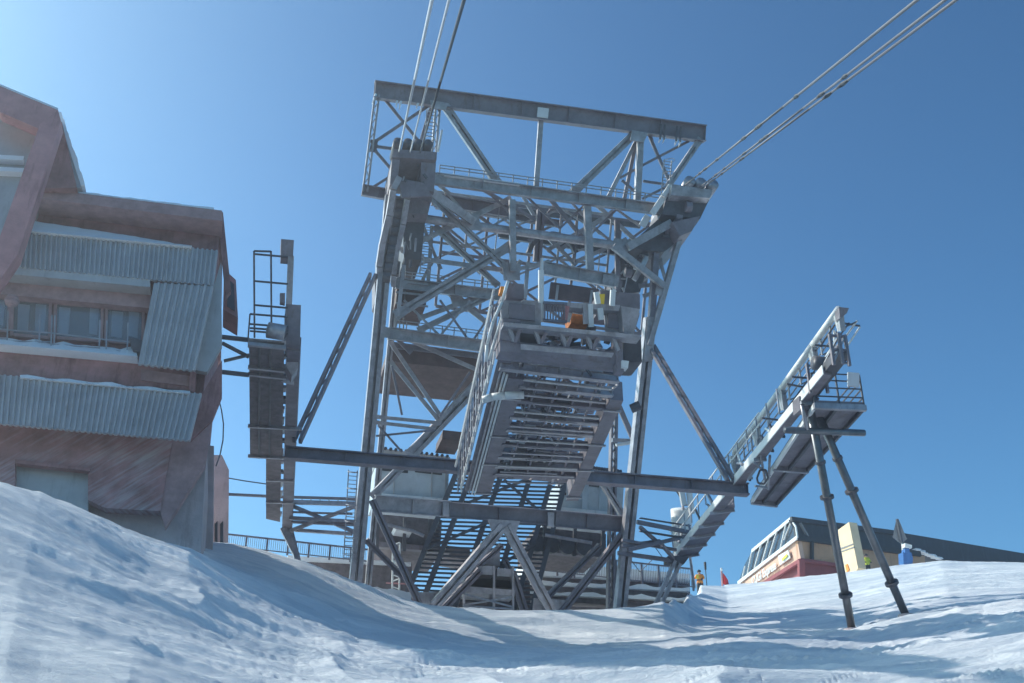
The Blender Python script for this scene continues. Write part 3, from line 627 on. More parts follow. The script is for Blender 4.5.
# ================================================================== STATION DECK, CABINS AND WHAT STANDS UNDER THEM
st = thing('station_deck', 'dark steel deck of the upper station crossing between the tower legs', 'platform', PF(500, 520, 2))
mem(st, 'main_girder', 374, 503, 450, 509, 16, 1.0, 'I', 'galvanised', w=.5)
mem(st, 'main_girder', 440, 509, 556, 518, 15, 1.1, 'I', 'painted_steel', w=.5)
mem(st, 'main_girder', 550, 518, 622, 524, 16, 1.0, 'I', 'painted_steel', w=.5)
for x, y in [(446, 502), (551, 512)]: plate(st, 'splice_plate', [(x - 3, y), (x + 3, y + .5), (x + 3, y + 15), (x - 3, y + 14)], .6, .1, 'galvanised')
def sbox(root, name, pts, d, th, m): return MB().prism([PD(x, y, d) for x, y in pts], D * th).build(name, M[m], root)
sbox(st, 'deck_soffit', [(378, 514), (442, 520), (440, 553), (378, 545)], 57, 4.0, 'plank')
sbox(st, 'deck_soffit', [(536, 527), (606, 534), (606, 553), (536, 549)], 57, 4.0, 'plank')
sbox(st, 'machine_housing', [(442, 545), (470, 548), (470, 560), (440, 556)], 60, 2.0, 'plank')
sbox(st, 'lower_beam', [(374, 541), (450, 548), (450, 553), (374, 546)], 56.6, .4, 'painted_steel')
sbox(st, 'lower_beam', [(528, 542), (608, 550), (608, 558), (526, 550)], 56.4, .4, 'painted_steel')
for x in (536, 551, 566, 583):
    c = PD(x, 545 + (x - 536) * .08, 56.2); MB().tube(c, c - D * .25, .42, 16).build('bull_wheel', M['dark_steel'], st)
for x in (378, 405, 430, 545, 575, 603): MB().bar(PD(x, 516 + (x - 378) * .06, 56.3), PD(x - 1, 550 + (x - 378) * .03, 56.3), .16, .16, D).build('deck_post', M['dark_steel'], st)
for a in [(384, 524, 412, 531), (410, 530, 424, 536), (545, 535, 592, 543)]: MB().tube(PD(a[0], a[1], 55.8), PD(a[2], a[3], 55.8), .09, 8).build('pipe', M['galvanised'], st)
MB().prism([PD(x, y, 55.9) for x, y in [(394, 527), (412, 529), (412, 532), (396, 530)]], D * 1).build('snow_patch', M['snow'], st)
# two pale cabins standing on the deck
def cabin(pts, roof, wins, d, label):
    c = thing('station_cabin', label, 'cabin', PD(sum(p[0] for p in pts) / len(pts), max(p[1] for p in pts), d), 'cabins on the station deck')
    sbox(c, 'wall', pts, d, 3.5, 'cabin_white')
    for w in wins: sbox(c, 'window', w, d - .06, .04, 'glass')
    r = sbox(c, 'roof', roof, d - .25, 4.2, 'sheet_metal'); mb = MB()
    (x0, y0), (x1, y1) = roof[0], roof[1]; n = 14
    for i in range(n):
        t = (i + .5) / n; p = PD(x0 + (x1 - x0) * t, y0 + (y1 - y0) * t - .8, d - .3); mb.tube(p, p + D * 4.2, .09, 6)
    mb.build('roof_ribs', M['dark_steel'], r)
    return c
c1 = cabin([(377, 462), (449, 468), (448, 501), (376, 496)], [(378, 448), (450, 457), (450, 467), (377, 459)], [[(378, 465), (408, 468), (408, 473), (378, 470)], [(415, 467), (442, 470), (442, 475), (415, 472)]], 58, 'pale blue grey cabin with two dark strip windows, left of the slatted ramp')
for a in [(382, 496, 446, 501)]: MB().bar(PD(a[0], a[1], 57.8), PD(a[2], a[3], 57.8), .18, .3, D).build('sill', M['white_and_sunlit'], c1)
for x in (394, 432, 446): MB().bar(PD(x, 466, 57.95), PD(x - .5, 498, 57.95), .05, .06, D).build('wall_joint', M['sheet_metal'], c1)
c2 = cabin([(562, 477), (624, 482), (622, 517), (556, 510)], [(585, 467), (622, 472), (622, 480), (583, 476)], [[(589, 482), (606, 484), (606, 488), (589, 486)], [(562, 492), (575, 494), (574, 496), (560, 494)]], 58, 'pale cabin with a ribbed roof edge, right of the slatted ramp')
MB().bar(PD(556, 509, 57.8), PD(616, 515, 57.8), .18, .3, D).build('sill', M['white_and_sunlit'], c2)
for x in (585, 600): MB().bar(PD(x, 480, 57.95), PD(x - .5, 510, 57.95), .06 if x > 590 else .3, .06, D).build('wall_joint', M['cabin_white'], c2)
# grey equipment hut on a braced stand
h = thing('equipment_hut', 'grey equipment hut on a braced stand, half hidden under the V-shaped struts', 'hut', PD(489, 610, 54))
sbox(h, 'body', [(464, 566), (494, 566), (494, 575), (464, 574)], 53.6, 1.2, 'galvanised'); sbox(h, 'body', [(497, 568), (513, 569), (513, 577), (497, 576)], 53.6, 1.2, 'galvanised')
sbox(h, 'opening', [(465, 575), (513, 578), (513, 588), (465, 586)], 54.2, .8, 'black'); sbox(h, 'ledge', [(463, 586), (515, 590), (515, 596), (463, 592)], 53.5, 1.4, 'galvanised')
for x in (464, 494, 513): MB().bar(PD(x, 566, 53.5), PD(x, 612, 53.5), .1, .1, D).build('stand_post', M['galvanised'], h)
for a in [(464, 594, 513, 607), (464, 605, 513, 597), (464, 606, 513, 609)]: MB().bar(PD(*a[:2], 53.4), PD(*a[2:], 53.4), .08, .06, D).build('stand_brace', M['galvanised'], h)
sbox(h, 'back_wall', [(452, 574), (530, 582), (530, 618), (450, 616)], 57.5, .4, 'rusty_board')
sbox(h, 'cap', [(474, 549), (500, 551), (500, 566), (470, 562)], 54.4, .8, 'galvanised')
# scaffold tower, left
sc = thing('scaffold', 'thin pale scaffold stand beside the lower left struts of the tower', 'scaffold', PD(397, 600, 55))
for x in (393, 400): MB().tube(PD(x, 543, 55), PD(x - 1, 602, 55), .05, 6).build('upright', M['white_and_sunlit'], sc)
mb = MB()
for i in range(9): y = 545 + i * 6; mb.tube(PD(393, y, 55), PD(400, y + (2.5 if i % 2 else -2.5), 55), .035, 5)
mb.build('rungs', M['white_and_sunlit'], sc)
for y in (583, 591): MB().tube(PD(386, y, 55), PD(412, y + 1, 55), .04, 6).build('crossbar', M['red_paint'], sc)

# ================================================================== TERRACE AND RAILINGS BEHIND
te = thing('snowy_terrace', 'snow-covered stepped terrace of dark beams behind the right tower leg', 'terrace', PD(620, 605, 62))
for y, hh in [(577, 7), (587, 5), (597, 5), (606, 4)]:
    sbox(te, 'step_beam', [(520, y - 2), (690, y + 6), (688, y + 6 + hh), (520, y - 2 + hh)], 62 - (y - 577) * .08, 1.2, 'plank')
mb = MB()
for k, y in enumerate((576, 585, 595)):
    for i in range(40):
        x0 = 528 + i * 4.05; x1 = x0 + 4.05; h0 = 2.5 + 3.2 * noise.noise((x0 * .06, y, 0)) + 1.2 * noise.noise((x0 * .3, y, 3)); h1 = 2.5 + 3.2 * noise.noise((x1 * .06, y, 0)) + 1.2 * noise.noise((x1 * .3, y, 3))
        f = lambda x: y - 2 + (x - 528) * .046
        d = 61.6 - (y - 577) * .08
        mb.prism([PD(x0, f(x0) + .8, d), PD(x1, f(x1) + .8, d), PD(x1, f(x1) - max(.3, h1), d), PD(x0, f(x0) - max(.3, h0), d)], D * 1.3)
mb.build('snow_cap', M['snow'], te)
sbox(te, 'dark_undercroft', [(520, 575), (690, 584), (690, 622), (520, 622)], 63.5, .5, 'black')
def snowbank(name, label, poly, d, th):
    o = MB().prism([PD(x, y, d) for x, y in poly], D * th + Z * .6); return o.build(name, M['snow'], None, label=label, cat='snow bank')
def fence(label, top0, top1, d0, d1, n, hpx, bars, rail=.05, group=None, m='painted_steel'):
    f = thing('railing', label, 'railing', PD((top0[0] + top1[0]) / 2, (top0[1] + top1[1]) / 2 + hpx, (d0 + d1) / 2), group)
    P = lambda t, h: PD(top0[0] + (top1[0] - top0[0]) * t, top0[1] + (top1[1] - top0[1]) * t, d0 + (d1 - d0) * t) - Z * h
    H = hpx * d0 / F * 1.1
    MB().bar(P(0, 0), P(1, 0), rail * 1.6, rail * 1.6, Z).build('top_rail', M[m], f); MB().bar(P(0, H * .92), P(1, H * .92), rail, rail, Z).build('bottom_rail', M[m], f)
    for i in range(n + 1): MB().bar(P(i / n, 0), P(i / n, H * 1.12), .1, .08, D).build('post', M[m], f)
    mb = MB(); k = n * bars
    for i in range(k):
        if i % bars: mb.bar(P(i / k, 0), P(i / k, H * .92), .022, .022, D)
    mb.build('infill_bars', M[m], f); return f
fence('dark barred guard railing on the snowy terrace right of the slatted ramp', (540, 552), (692, 569), 61.5, 62, 9, 18, 10)
fence('long low railing between the red building and the left tower leg', (226, 534), (372, 550), 56, 57, 7, 12, 10)
sbox(None or te, 'snow_bank', [(525, 560), (690, 574), (690, 584), (525, 574)], 66, 3, 'snow')
w = thing('retaining_wall', 'brown retaining wall capped with snow, left of the tower foot', 'wall', PD(350, 600, 57))
sbox(w, 'wall', [(290, 559), (412, 564), (412, 612), (290, 606)], 57.4, .5, 'plank')
sbox(w, 'wall', [(378, 545), (410, 548), (410, 566), (378, 566)], 60, .5, 'plank')
mb = MB()
for i in range(30):
    x0 = 288 + i * 4.1; x1 = x0 + 4.1; g = lambda x: 555.5 + (x - 290) * .055 - 2.2 * noise.noise((x * .08, 1, 1)) - noise.noise((x * .3, 2, 1)); mb.prism([PD(x0, 560 + (x0 - 290) * .045, 57.2), PD(x1, 560 + (x1 - 290) * .045, 57.2), PD(x1, g(x1), 57.2), PD(x0, g(x0), 57.2)], D * 2)
mb.build('snow_cap', M['snow'], w)
mb = MB()
for i in range(14):
    x0 = 352 + i * 5; x1 = x0 + 5; g = lambda x: 584 + (x - 360) * .16 - 4 * noise.noise((x * .09, 7, 1)); mb.prism([PD(x0, 612, 52.5), PD(x1, 612, 52.5), PD(x1, g(x1), 52.5), PD(x0, g(x0), 52.5)], D * 2)
mb.build('snow_drift', M['snow'], w)

# ================================================================== SIDE CATWALKS
lc = thing('side_catwalk', 'narrow steel service catwalk beside the red building, left of the tower', 'catwalk', PD(283, 530, 54))
ZL = 16.4
def zp(root, name, pts, z, th, m): return MB().prism([PZ(x, y, z) for x, y in pts], Z * th).build(name, M[m], root)
zp(lc, 'deck', [(249, 344), (284, 346), (282, 459), (250, 457)], ZL, .12, 'plank')
for x in (259, 270): MB().bar(PZ(x, 345, ZL - .02), PZ(x + (0 if x < 265 else -.5), 458, ZL - .02), .07, .06, Z).build('deck_joist', M['dark_steel'], lc)
zp(lc, 'deck', [(266, 459), (281, 460), (280, 522), (266, 519)], ZL, .12, 'plank')
zp(lc, 'girder', [(287, 350), (300, 352), (292, 531), (282, 530)], ZL, .55, 'painted_steel')
for y in (346, 369, 376, 428, 458): MB().bar(PZ(248, y - 2, ZL - .05), PZ(286 if y < 400 else 302, y + (2 if y < 400 else 1), ZL - .05), .13, .12, Z).build('cross_bar', M['galvanised'], lc)
for y in (480, 502): MB().bar(PZ(266, y, ZL - .05), PZ(294, y + 1, ZL - .05), .1, .1, Z).build('cross_bar', M['galvanised'], lc)
dl = 36.5
def lp(name, pts, d, th, m): return MB().prism([PD(x, y, d) for x, y in pts], D * th).build(name, M[m], lc)
lp('end_plate', [(248, 338), (286, 341), (286, 347), (248, 344)], dl, .3, 'galvanised')
lp('end_head', [(286, 304), (301, 305), (300, 345), (286, 344)], dl, 1.0, 'painted_steel')
lp('end_head', [(281, 239), (294, 240), (293, 257), (281, 256)], dl, .5, 'painted_steel')
lp('post', [(288, 256), (294, 256), (292, 306), (286, 306)], dl, .25, 'galvanised')
lp('lamp', [(280, 293), (285, 293), (285, 303), (280, 302)], dl, .2, 'painted_steel')
MB().tube(PD(268, 330, dl - .3), PD(285, 333, dl - .3), .27, 14).build('drum', M['galvanised'], lc, True)
MB().tube(PD(269, 373, 39), PD(295, 380, 39), .2, 12).build('drum', M['galvanised'], lc, True)
lp('bracket', [(287, 346), (299, 348), (298, 368), (292, 376), (286, 366)], dl + 1, .6, 'galvanised')
for x, ytop, ybot in [(254, 251, 338), (271, 251, 338)]: MB().bar(PD(x, ytop, dl), PD(x + .5, ybot, dl), .06, .06, D).build('cage_post', M['dark_steel'], lc)
MB().bar(PD(250, 314, dl + .4), PD(248, 339, dl + .4), .05, .05, D).build('cage_post', M['dark_steel'], lc)
for y in (251, 254, 281, 305, 314, 324, 328, 331): MB().bar(PD(254 if y < 310 else 250, y, dl), PD(288 if y not in (251,) else 271, y + (3 if y != 251 else .5), dl), .05, .05, D).build('cage_rail', M['dark_steel'], lc)
for a in [(222, 337, 249, 340, .13), (222, 343, 249, 357, .1), (224, 361, 249, 355, .08), (222, 372, 249, 375, .13)]: MB().bar(PD(a[0], a[1], 36.5), PD(a[2], a[3], 36.8), a[4], .1, D).build('wall_tie', M['dark_steel'], lc)
MB().bar(PZ(283, 528, ZL), PD(297, 556, 53.5), .3, .25, D).build('leg', M['galvanised'], lc); MB().bar(PZ(290, 530, ZL), PD(299, 566, 53.0), .28, .25, D).build('leg', M['galvanised'], lc)
for a in [(288, 497, 356, 499, .12), (288, 502, 357, 504, .24), (290, 505, 357, 533, .2), (290, 531, 356, 506, .2), (290, 518, 357, 522, .2), (292, 522, 355, 525, .12), (295, 530, 352, 534, .18), (288, 512, 352, 514, .07), (222, 494, 284, 497, .12)]:
    MB().bar(PD(a[0], a[1], 52.5), PD(a[2], a[3], 51.5), a[4] * .8, .14, D).build('link_bar', M['galvanised' if a[4] > .15 else 'painted_steel'], lc)
MB().path([PD(x, y, 52) for x, y in [(222, 477), (245, 481), (266, 484)]], .03, 5).build('wire', M['dark_steel'], lc)
for x in range(293, 356, 9): MB().bar(PD(x, 497, 52.5), PD(x, 505, 52.5), .04, .04, D).build('rail_post', M['dark_steel'], lc)
for i in range(16):
    y = 355 + i * 10.5; x = 284.5 - i * .25; MB().bar(PZ(x, y, ZL + .1), PZ(x + random.uniform(-1, 1.5), y + random.uniform(2, 6), ZL + .1), random.uniform(.08, .2), .12, Z).build('clip', M[random.choice(['galvanised', 'white_and_sunlit', 'dark_steel'])], lc)

rc = thing('side_catwalk', 'sunlit steel service catwalk rising to the right, carried by the two-legged trestle', 'catwalk', PD(690, 550, 54))
ZR = 15.2
G0, G1, G2, G3 = PZ(824, 374, ZR), PZ(838, 377, ZR), PZ(673, 560, ZR), PZ(695, 556, ZR)
def RG(s, t, h=0): return (G0 * (1 - s) + G1 * s) * (1 - t) + (G2 * (1 - s) + G3 * s) * t + Z * h
MB().prism([RG(0, .64), RG(1, .64), RG(1, 1), RG(0, 1)], Z * .15).build('deck', M['painted_steel'], rc); MB().prism([RG(.002, 0), RG(.55, 0), RG(.55, .64), RG(.002, .64)], Z * .2).build('deck', M['painted_steel'], rc)
MB().prism([RG(-.06, 0), RG(0, 0), RG(0, 1), RG(-.06, 1)], Z * .32).build('side_girder', M['white_and_sunlit'], rc)  # left side white: its sunlight is painted into the colour
MB().prism([RG(1, .64), RG(1.06, .64), RG(1.06, 1), RG(1, 1)], Z * .5).build('side_girder', M['painted_steel'], rc)
for t in (.1, .35, .5, .65, .74, .82, .9, .98): MB().bar(RG(-.1, t, -.06), RG(1.1 if t > .6 else .6, t, -.06), .12, .12, Z).build('cross_bar', M['galvanised'], rc)
# box head near the trestle
MB().prism([RG(.1, -.03, .1), RG(.9, -.05, .1), RG(.9, .1, .1), RG(.1, .12, .1)], Z * .3).build('head_box', M['dark_steel'], rc)
for s_, t_ in ((0, -.04), (1, -.05), (0, .06), (1, .05), (.5, -.05)): MB().bar(RG(s_, t_, -.1), RG(s_, t_, 1.0), .09, .09, D).build('head_post', M['painted_steel'], rc)
for hh in (.45, .95): MB().bar(RG(0, -.04, hh), RG(1, -.05, hh), .07, .07, Z).build('head_rail', M['painted_steel'], rc); MB().bar(RG(1, -.05, hh), RG(1, .05, hh), .07, .07, Z).build('head_rail', M['painted_steel'], rc)
for a_, b_ in (((0, -.04, 0), (1, -.05, .95)), ((1, -.05, 0), (1, .05, .95)), ((0, .06, 0), (.5, -.05, .9))): MB().bar(RG(*a_), RG(*b_), .06, .05, D).build('head_brace', M['galvanised'], rc)
c_ = RG(.45, .02, .62); MB().tube(c_ - U * .35, c_ + U * .35, .24, 14).build('drum', M['dark_steel'], rc, True)
# bent rail frames; sun on the rails is put into their white colour
for i, (x, y) in enumerate([(839, 309), (813, 345), (782, 388), (756, 424), (735, 452)]):
    d = 37 + i * 2.1
    MB().bar(PD(x, y, d), PD(x + 3, y + 22, d), .2, .16, D).build('rail_frame', M['galvanised'], rc)
    MB().bar(PD(x - 4, y + 4, d + .2), PD(x + 1, y + 22, d + .2), .12, .12, D).build('rail_frame', M['white_and_sunlit'], rc)
MB().path([PD(x, y, 37 + i * 2.1) for i, (x, y) in enumerate([(839, 309), (813, 345), (782, 388), (756, 424), (735, 452)])], .13, 8).build('guard_rail', M['white_and_sunlit'], rc, True)
MB().path([PD(x + 18, y + 12, 37 + i * 2.1) for i, (x, y) in enumerate([(839, 309), (813, 345), (782, 388), (756, 424), (733, 460)])], .035, 6).build('hand_rail', M['white_and_sunlit'], rc, True)
MB().path([PD(x + 10, y + 14, 37 + i * 2.1) for i, (x, y) in enumerate([(839, 309), (813, 345), (782, 388), (756, 424), (733, 460)])], .03, 6).build('hand_rail', M['dark_steel'], rc, True)
cr_ = [(839, 309), (813, 345), (782, 388), (756, 424), (735, 452)]
for k, (dx, dy) in enumerate(((2, 7), (4, 14))):
    MB().path([PD(x + dx, y + dy, 37 + i * 2.1) for i, (x, y) in enumerate(cr_)], .03, 6).build('hand_rail', M['galvanised'], rc, True)
for i in range(12):
    f = i / 11 * 3.99; k = int(f); t = f - k; x = cr_[k][0] * (1 - t) + cr_[k + 1][0] * t; y = cr_[k][1] * (1 - t) + cr_[k + 1][1] * t; d = 37 + f * 2.1
    MB().bar(PD(x, y, d), PD(x + 2, y + 20, d), .055, .05, D).build('rail_post', M['galvanised'], rc)
    MB().bar(PD(x + 2, y + 20, d), PD(x + 17, y + 13, d), .04, .04, D).build('rail_stay', M['dark_steel'], rc)
for i in range(14):
    t = .2 + .78 * i / 13; MB().bar(RG(-.06, t, .55), RG(-.06, t, 1.45), .05, .05, D).build('rail_post', M['galvanised'], rc)
for hh in (1.0, 1.45): MB().bar(RG(-.06, .3, hh), RG(-.06, 1, hh), .045, .045, Z).build('hand_rail', M['white_and_sunlit'], rc)
MB().prism([PD(x, y, 36.8) for x, y in [(839, 307), (849, 308), (847, 313), (840, 318)]], D * .3).build('rail_head', M['painted_steel'], rc)
for a in [(836, 322, 860, 326), (815, 345, 836, 347), (846, 348, 860, 327), (832, 354, 836, 348), (829, 362, 838, 349), (834, 330, 835, 350), (787, 384, 803, 387), (792, 377, 808, 378), (762, 418, 778, 420), (805, 365, 822, 367), (836, 323, 820, 347)]:
    MB().bar(PD(a[0], a[1], 37.5), PD(a[2], a[3], 37.5), .055, .05, D).build('rail_stay', M['dark_steel' if a[0] not in (846, 829, 834) else 'white_and_sunlit'], rc)
MB().bar(PD(836, 347, 37.4), PD(826, 362, 37.4), .25, .2, D).build('white_flange', M['white_and_sunlit'], rc)
# the wider parallel landing
H0, H1, H2, H3 = PZ(815, 404, ZR - .3), PZ(864, 406, ZR - .3), PZ(752, 500, ZR - .3), PZ(776, 503, ZR - .3)
def RH(s, t, h=0): return (H0 * (1 - s) + H1 * s) * (1 - t) + (H2 * (1 - s) + H3 * s) * t + Z * h
MB().prism([RH(0, 0), RH(1, 0), RH(1, 1), RH(0, 1)], Z * .14).build('landing', M['painted_steel'], rc)
for s in (0, .45, 1): MB().bar(RH(s, 0, -.05), RH(s, 1, -.05), .1, .16, Z).build('landing_joist', M['dark_steel' if s else 'white_and_sunlit'], rc)
for t in (0, .6, 1): MB().bar(RH(-.03, t, -.08), RH(1.03, t, -.08), .16, .2, Z).build('cross_bar', M['galvanised'], rc)
for s, t in [(.0, 0), (1.0, 0), (.5, 0), (1, .3), (1, .55)]: MB().bar(RH(s, t, 0), RH(s, t, 1.15), .05, .05, D).build('rail_post', M['dark_steel'], rc)
for hh in (.3, .62, .9, 1.15):
    MB().bar(RH(0, 0, hh), RH(1, 0, hh), .04, .04, D).build('hand_rail', M['dark_steel'], rc)
    MB().bar(RH(1, 0, hh), RH(1, .6, hh), .04, .04, Z).build('hand_rail', M['dark_steel'], rc)
MB().prism([PD(x, y, 37.3) for x, y in [(848, 372), (859.5, 373), (859, 387), (848, 386)]], D * .06).build('plain_board', M['lamp_panel'], rc, label='blank pale square board on the landing rail')
for i in range(22):
    t = random.uniform(.25, .95); s = random.choice([-.1, -.05, .0, 1.05]); MB().bar(RG(s, t, .3), RG(s + random.uniform(-.1, .2), t + random.uniform(.01, .03), random.uniform(.5, 1.0)), random.uniform(.06, .14), .08, D).build('clip', M[random.choice(['galvanised', 'white_and_sunlit', 'dark_steel'])], rc)
for x, y, x2, y2 in [(753, 462, 770, 476), (760, 452, 765, 480), (748, 480, 764, 458), (770, 455, 768, 490), (755, 486, 768, 488)]: MB().bar(PD(x, y, 42), PD(x2, y2, 42.3), .07, .07, D).build('link_bar', M['galvanised'], rc)
MB().path([PD(x, y, 42) for x, y in [(757, 478), (760, 470), (766, 470), (768, 478), (764, 484), (758, 483), (757, 478)]], .04, 6).build('cable_loop', M['dark_steel'], rc)
for a in [(637, 522, 698, 534, .3), (640, 527, 662, 546, .25), (628, 550, 692, 535, .28), (622, 540, 676, 550, .22), (618, 553, 676, 561, .3), (640, 518, 690, 526, .06), (662, 545, 675, 560, .25), (622, 546, 660, 541, .25), (640, 531, 690, 539, .1)]:
    MB().bar(PD(a[0], a[1], 52.3), PD(a[2], a[3], 53.5), a[4] * .62, .14, D).build('link_bar', M['painted_steel' if a[4] > .2 else 'dark_steel'], rc)
MB().laced(PD(680, 556, 53.5), PD(655, 612, 53), .42, .3, D, .34, .8).build('leg', M['galvanised'], rc)
MB().prism([PD(x, y, 53.3) for x, y in [(668, 556), (690, 556), (684, 564), (668, 562)]], D * .6).build('leg_head', M['dark_steel'], rc)
for a in [(650, 540, 668, 565), (628, 556, 640, 572), (640, 572, 652, 560)]: MB().tube(PD(a[0], a[1], 54.5), PD(a[2], a[3], 54.5), .02, 5).build('wire', M['dark_steel'], rc)

# trestle under the right catwalk
ts = thing('support_trestle', 'two-legged grey tube trestle standing in the snow under the right-hand catwalk', 'trestle', PD(878, 625, 38))
for a, b in [((809, 402, 37.6), (852.5, 632, 38.6)), ((813, 402, 38.0), (907, 618, 38.8))]:
    p, q = PD(*a), PD(*b); q = q + (q - p).normalized() * .6
    lg = MB().tube(p, q, .14, 16).build('leg', M['trestle_steel'], ts, True); d = (q - p).normalized()
    for t in (.38, .78, .24): c = p.lerp(q, t); MB().tube(c - d * .05, c + d * .05, .24 if t != .24 else .18, 14).build('flange', M['dark_steel'], lg)
for a in ((852.5, 632, 38.6), (907, 618, 38.8)):
    c = PD(*a); c.z = ground_z(c.x, c.y); MB().tube(c - Z * .5, c + Z * .1, .34, 16, .3).build('footing', M['concrete'], ts)
MB().tube(PD(785, 430, 37.2), PD(864, 433, 38.2), .12, 14).build('cross_tube', M['trestle_steel'], ts, True)
MB().tube(PD(802, 405, 37.4), PD(807, 430, 37.4), .07, 8).build('stay', M['galvanised'], ts, True)
MB().prism([PD(x, y, 37.5) for x, y in [(799, 396), (818, 398), (818, 408), (800, 410)]], D * .5).build('head_bracket', M['painted_steel'], ts)
MB().tube(PD(803, 420, 37.5), PD(818, 398, 37.8), .06, 8).build('stay', M['painted_steel'], ts, True)

# antenna mast
an = thing('antenna_mast', 'thin mast with white panel antennas and a white drum below the right catwalk', 'antenna', PD(694, 590, 57))
MB().tube(PD(680, 486, 57), PD(694.5, 588, 57), .07, 8).build('mast', M['galvanised'], an, True)
for x, y, x2, y2 in [(681, 488, 684, 505), (689, 492, 692, 514)]: MB().bar(PD(x, y, 56.6), PD(x2, y2, 56.6), .28, .15, D).build('panel_antenna', M['white_and_sunlit'], an)
MB().tube(PD(681, 509, 57.3), PD(683, 549, 57.3), .55, 20, .5).build('drum', M['white_and_sunlit'], an, True)
MB().bar(PD(684, 505, 57), PD(690, 505, 57), .06, .06, D).build('bracket', M['dark_steel'], an); MB().bar(PD(676, 490, 56.8), PD(681, 498, 56.8), .07, .06, D).build('bracket', M['dark_steel'], an)

# ================================================================== RED BUILDING, LEFT
B0 = PD(205, 548, 33); BN = D
def BV(x, y, off): return hit(x, y, B0 - BN * off, BN)
bd = thing('station_building', 'reddish wood and concrete station building with grey ribbed metal cladding on the left', 'building', B0)
def bp(name, pts, off, th, m, parent=None, label=None): return MB().prism([BV(x, y, off) for x, y in pts], BN * th).build(name, M[m], parent or bd, label=label)
def corr(name, tl, tr_, br, bl, off, n, m='sheet_metal', dep=.07, lean=0):
    a, b, c, d = [BV(*p, off) for p in (tl, tr_)] + [BV(*p, off + lean) for p in (br, bl)]
    mb = MB(); prof = []
    for i in range(n):
        for f, e in ((0, 0), (.45, 0), (.55, 1), (.9, 1)): prof.append(((i + f) / n, e))
    prof.append((1, 0))
    rows = []
    for s, e in prof:
        o = -BN * dep * e; rows.append((a.lerp(b, s) + o, d.lerp(c, s) + o))
    k = len(rows); vs = [r[0] for r in rows] + [r[1] for r in rows]; vs += [v + BN * .12 for v in vs[:k]] + [v + BN * .12 for v in vs[k:2 * k]]
    fs = []
    for i in range(k - 1): fs += [[i, i + k, i + k + 1, i + 1], [i + 2 * k, i + 2 * k + 1, i + 3 * k + 1, i + 3 * k], [i, i + 1, i + 1 + 2 * k, i + 2 * k], [i + k, i + 3 * k, i + 3 * k + 1, i + k + 1]]
    fs += [[0, 2 * k, 3 * k, k], [k - 1, 2 * k - 1, 4 * k - 1, 3 * k - 1]]
    mb.add(vs, fs); return mb.build(name, M[m], bd)
XLF = -90
def ex(x0, y0, x1, y1): return (XLF, y0 + (y1 - y0) / (x1 - x0) * (XLF - x0))     # continue an edge past the frame
# concrete base with its side wall
bp('base_wall', [(XLF, 430), (207, 430), (205, 470), (196, 640), (XLF, 640)], .05, 9.5, 'concrete')
bp('side_wing', [(160, 440), (214, 446), (212, 600), (158, 600)], -6.5, 4, 'concrete')
bp('rear_wing', [(200, 455), (222, 455), (229, 470), (228, 600), (200, 600)], -14, 5, 'concrete')
for x in (214.5, 220): MB().prism([BV(a, b, -13.95) for a, b in [(x, 524), (x + 3, 521), (x + 3, 545), (x, 545)]], BN * .1).build('rear_window', M['glass'], bd)
# main red body
up = bp('upper_wall', [ex(30, 195, 222, 218)[:1] + (165,), (221, 214), (199, 437), (XLF, 445)], .3, 10, 'red_wood')
# roof slab
rf = bp('roof', [ex(36, 188, 222, 211), (222, 210.5), (222.5, 221), ex(36, 198, 222, 221)], 1.3, 12, 'frost_wood')
mb = MB()
n = 60
for i in range(n):
    x0 = XLF + (214 - XLF) * i / n; x1 = XLF + (214 - XLF) * (i + 1) / n; f = lambda x: 188 + (x - 36) * .1236
    g = lambda x: f(x) - max(.4, 2.2 + 3.5 * noise.noise((x * .03, 4, 4)) + 1.2 * noise.noise((x * .15, 4, 4)))
    mb.prism([BV(x0, f(x0), 1.25), BV(x1, f(x1), 1.25), BV(x1, g(x1), 1.2), BV(x0, g(x0), 1.2)], BN * 8)
mb.build('snow', M['snow'], rf)
# right-hand edge of the roof: a raking fascia
bp('fascia', [(219, 213), (223, 212), (231, 290), (226, 296), (221, 250)], .2, .3, 'red_wood')
wb = bp('window_box', [(224, 269), (236, 280), (238, 318), (223, 309)], -1.5, 1.4, 'red_paint'); bp('pane', [(228, 279), (234, 284), (235, 311), (227, 306)], -1.42, .05, 'glass', wb)
# snow ledge under the eaves and the upper ribbed cladding
mb = MB()
for i in range(30):
    x0 = 20 + 172 * i / 30; x1 = 20 + 172 * (i + 1) / 30; b = lambda x: 230 + (x - 20) * .096; t = lambda x: b(x) - max(.8, 11 * (1 - ((x - 20) / 172)) ** .8 + noise.noise((x * .1, 0, 9)))
    mb.prism([BV(x0, b(x0), 1.2), BV(x1, b(x1), 1.2), BV(x1, t(x1), .6), BV(x0, t(x0), .6)], BN * .5)
mb.build('ledge_snow', M['snow'], bd)
corr('cladding', ex(22, 230, 218, 250), (218, 251), (214, 286), ex(10, 267, 214, 286), 1.0, 62, lean=.3)
corr('cladding', (154, 283), (214, 286.5), (195, 371), (138, 364), 1.32, 9, lean=.5)
bp('cladding_end', [(214, 286), (221, 262), (222, 345), (207, 372), (195, 370)], .9, .25, 'sheet_metal')
bp('cladding_lip', [ex(10, 267, 150, 281), (150, 279), (150, 287), ex(10, 274, 150, 287)], 1.3, .6, 'sheet_metal')
bp('lintel', [ex(12, 277, 150, 290), (152, 290), (149, 308), ex(10, 295, 149, 308)], .75, .4, 'frost_wood')
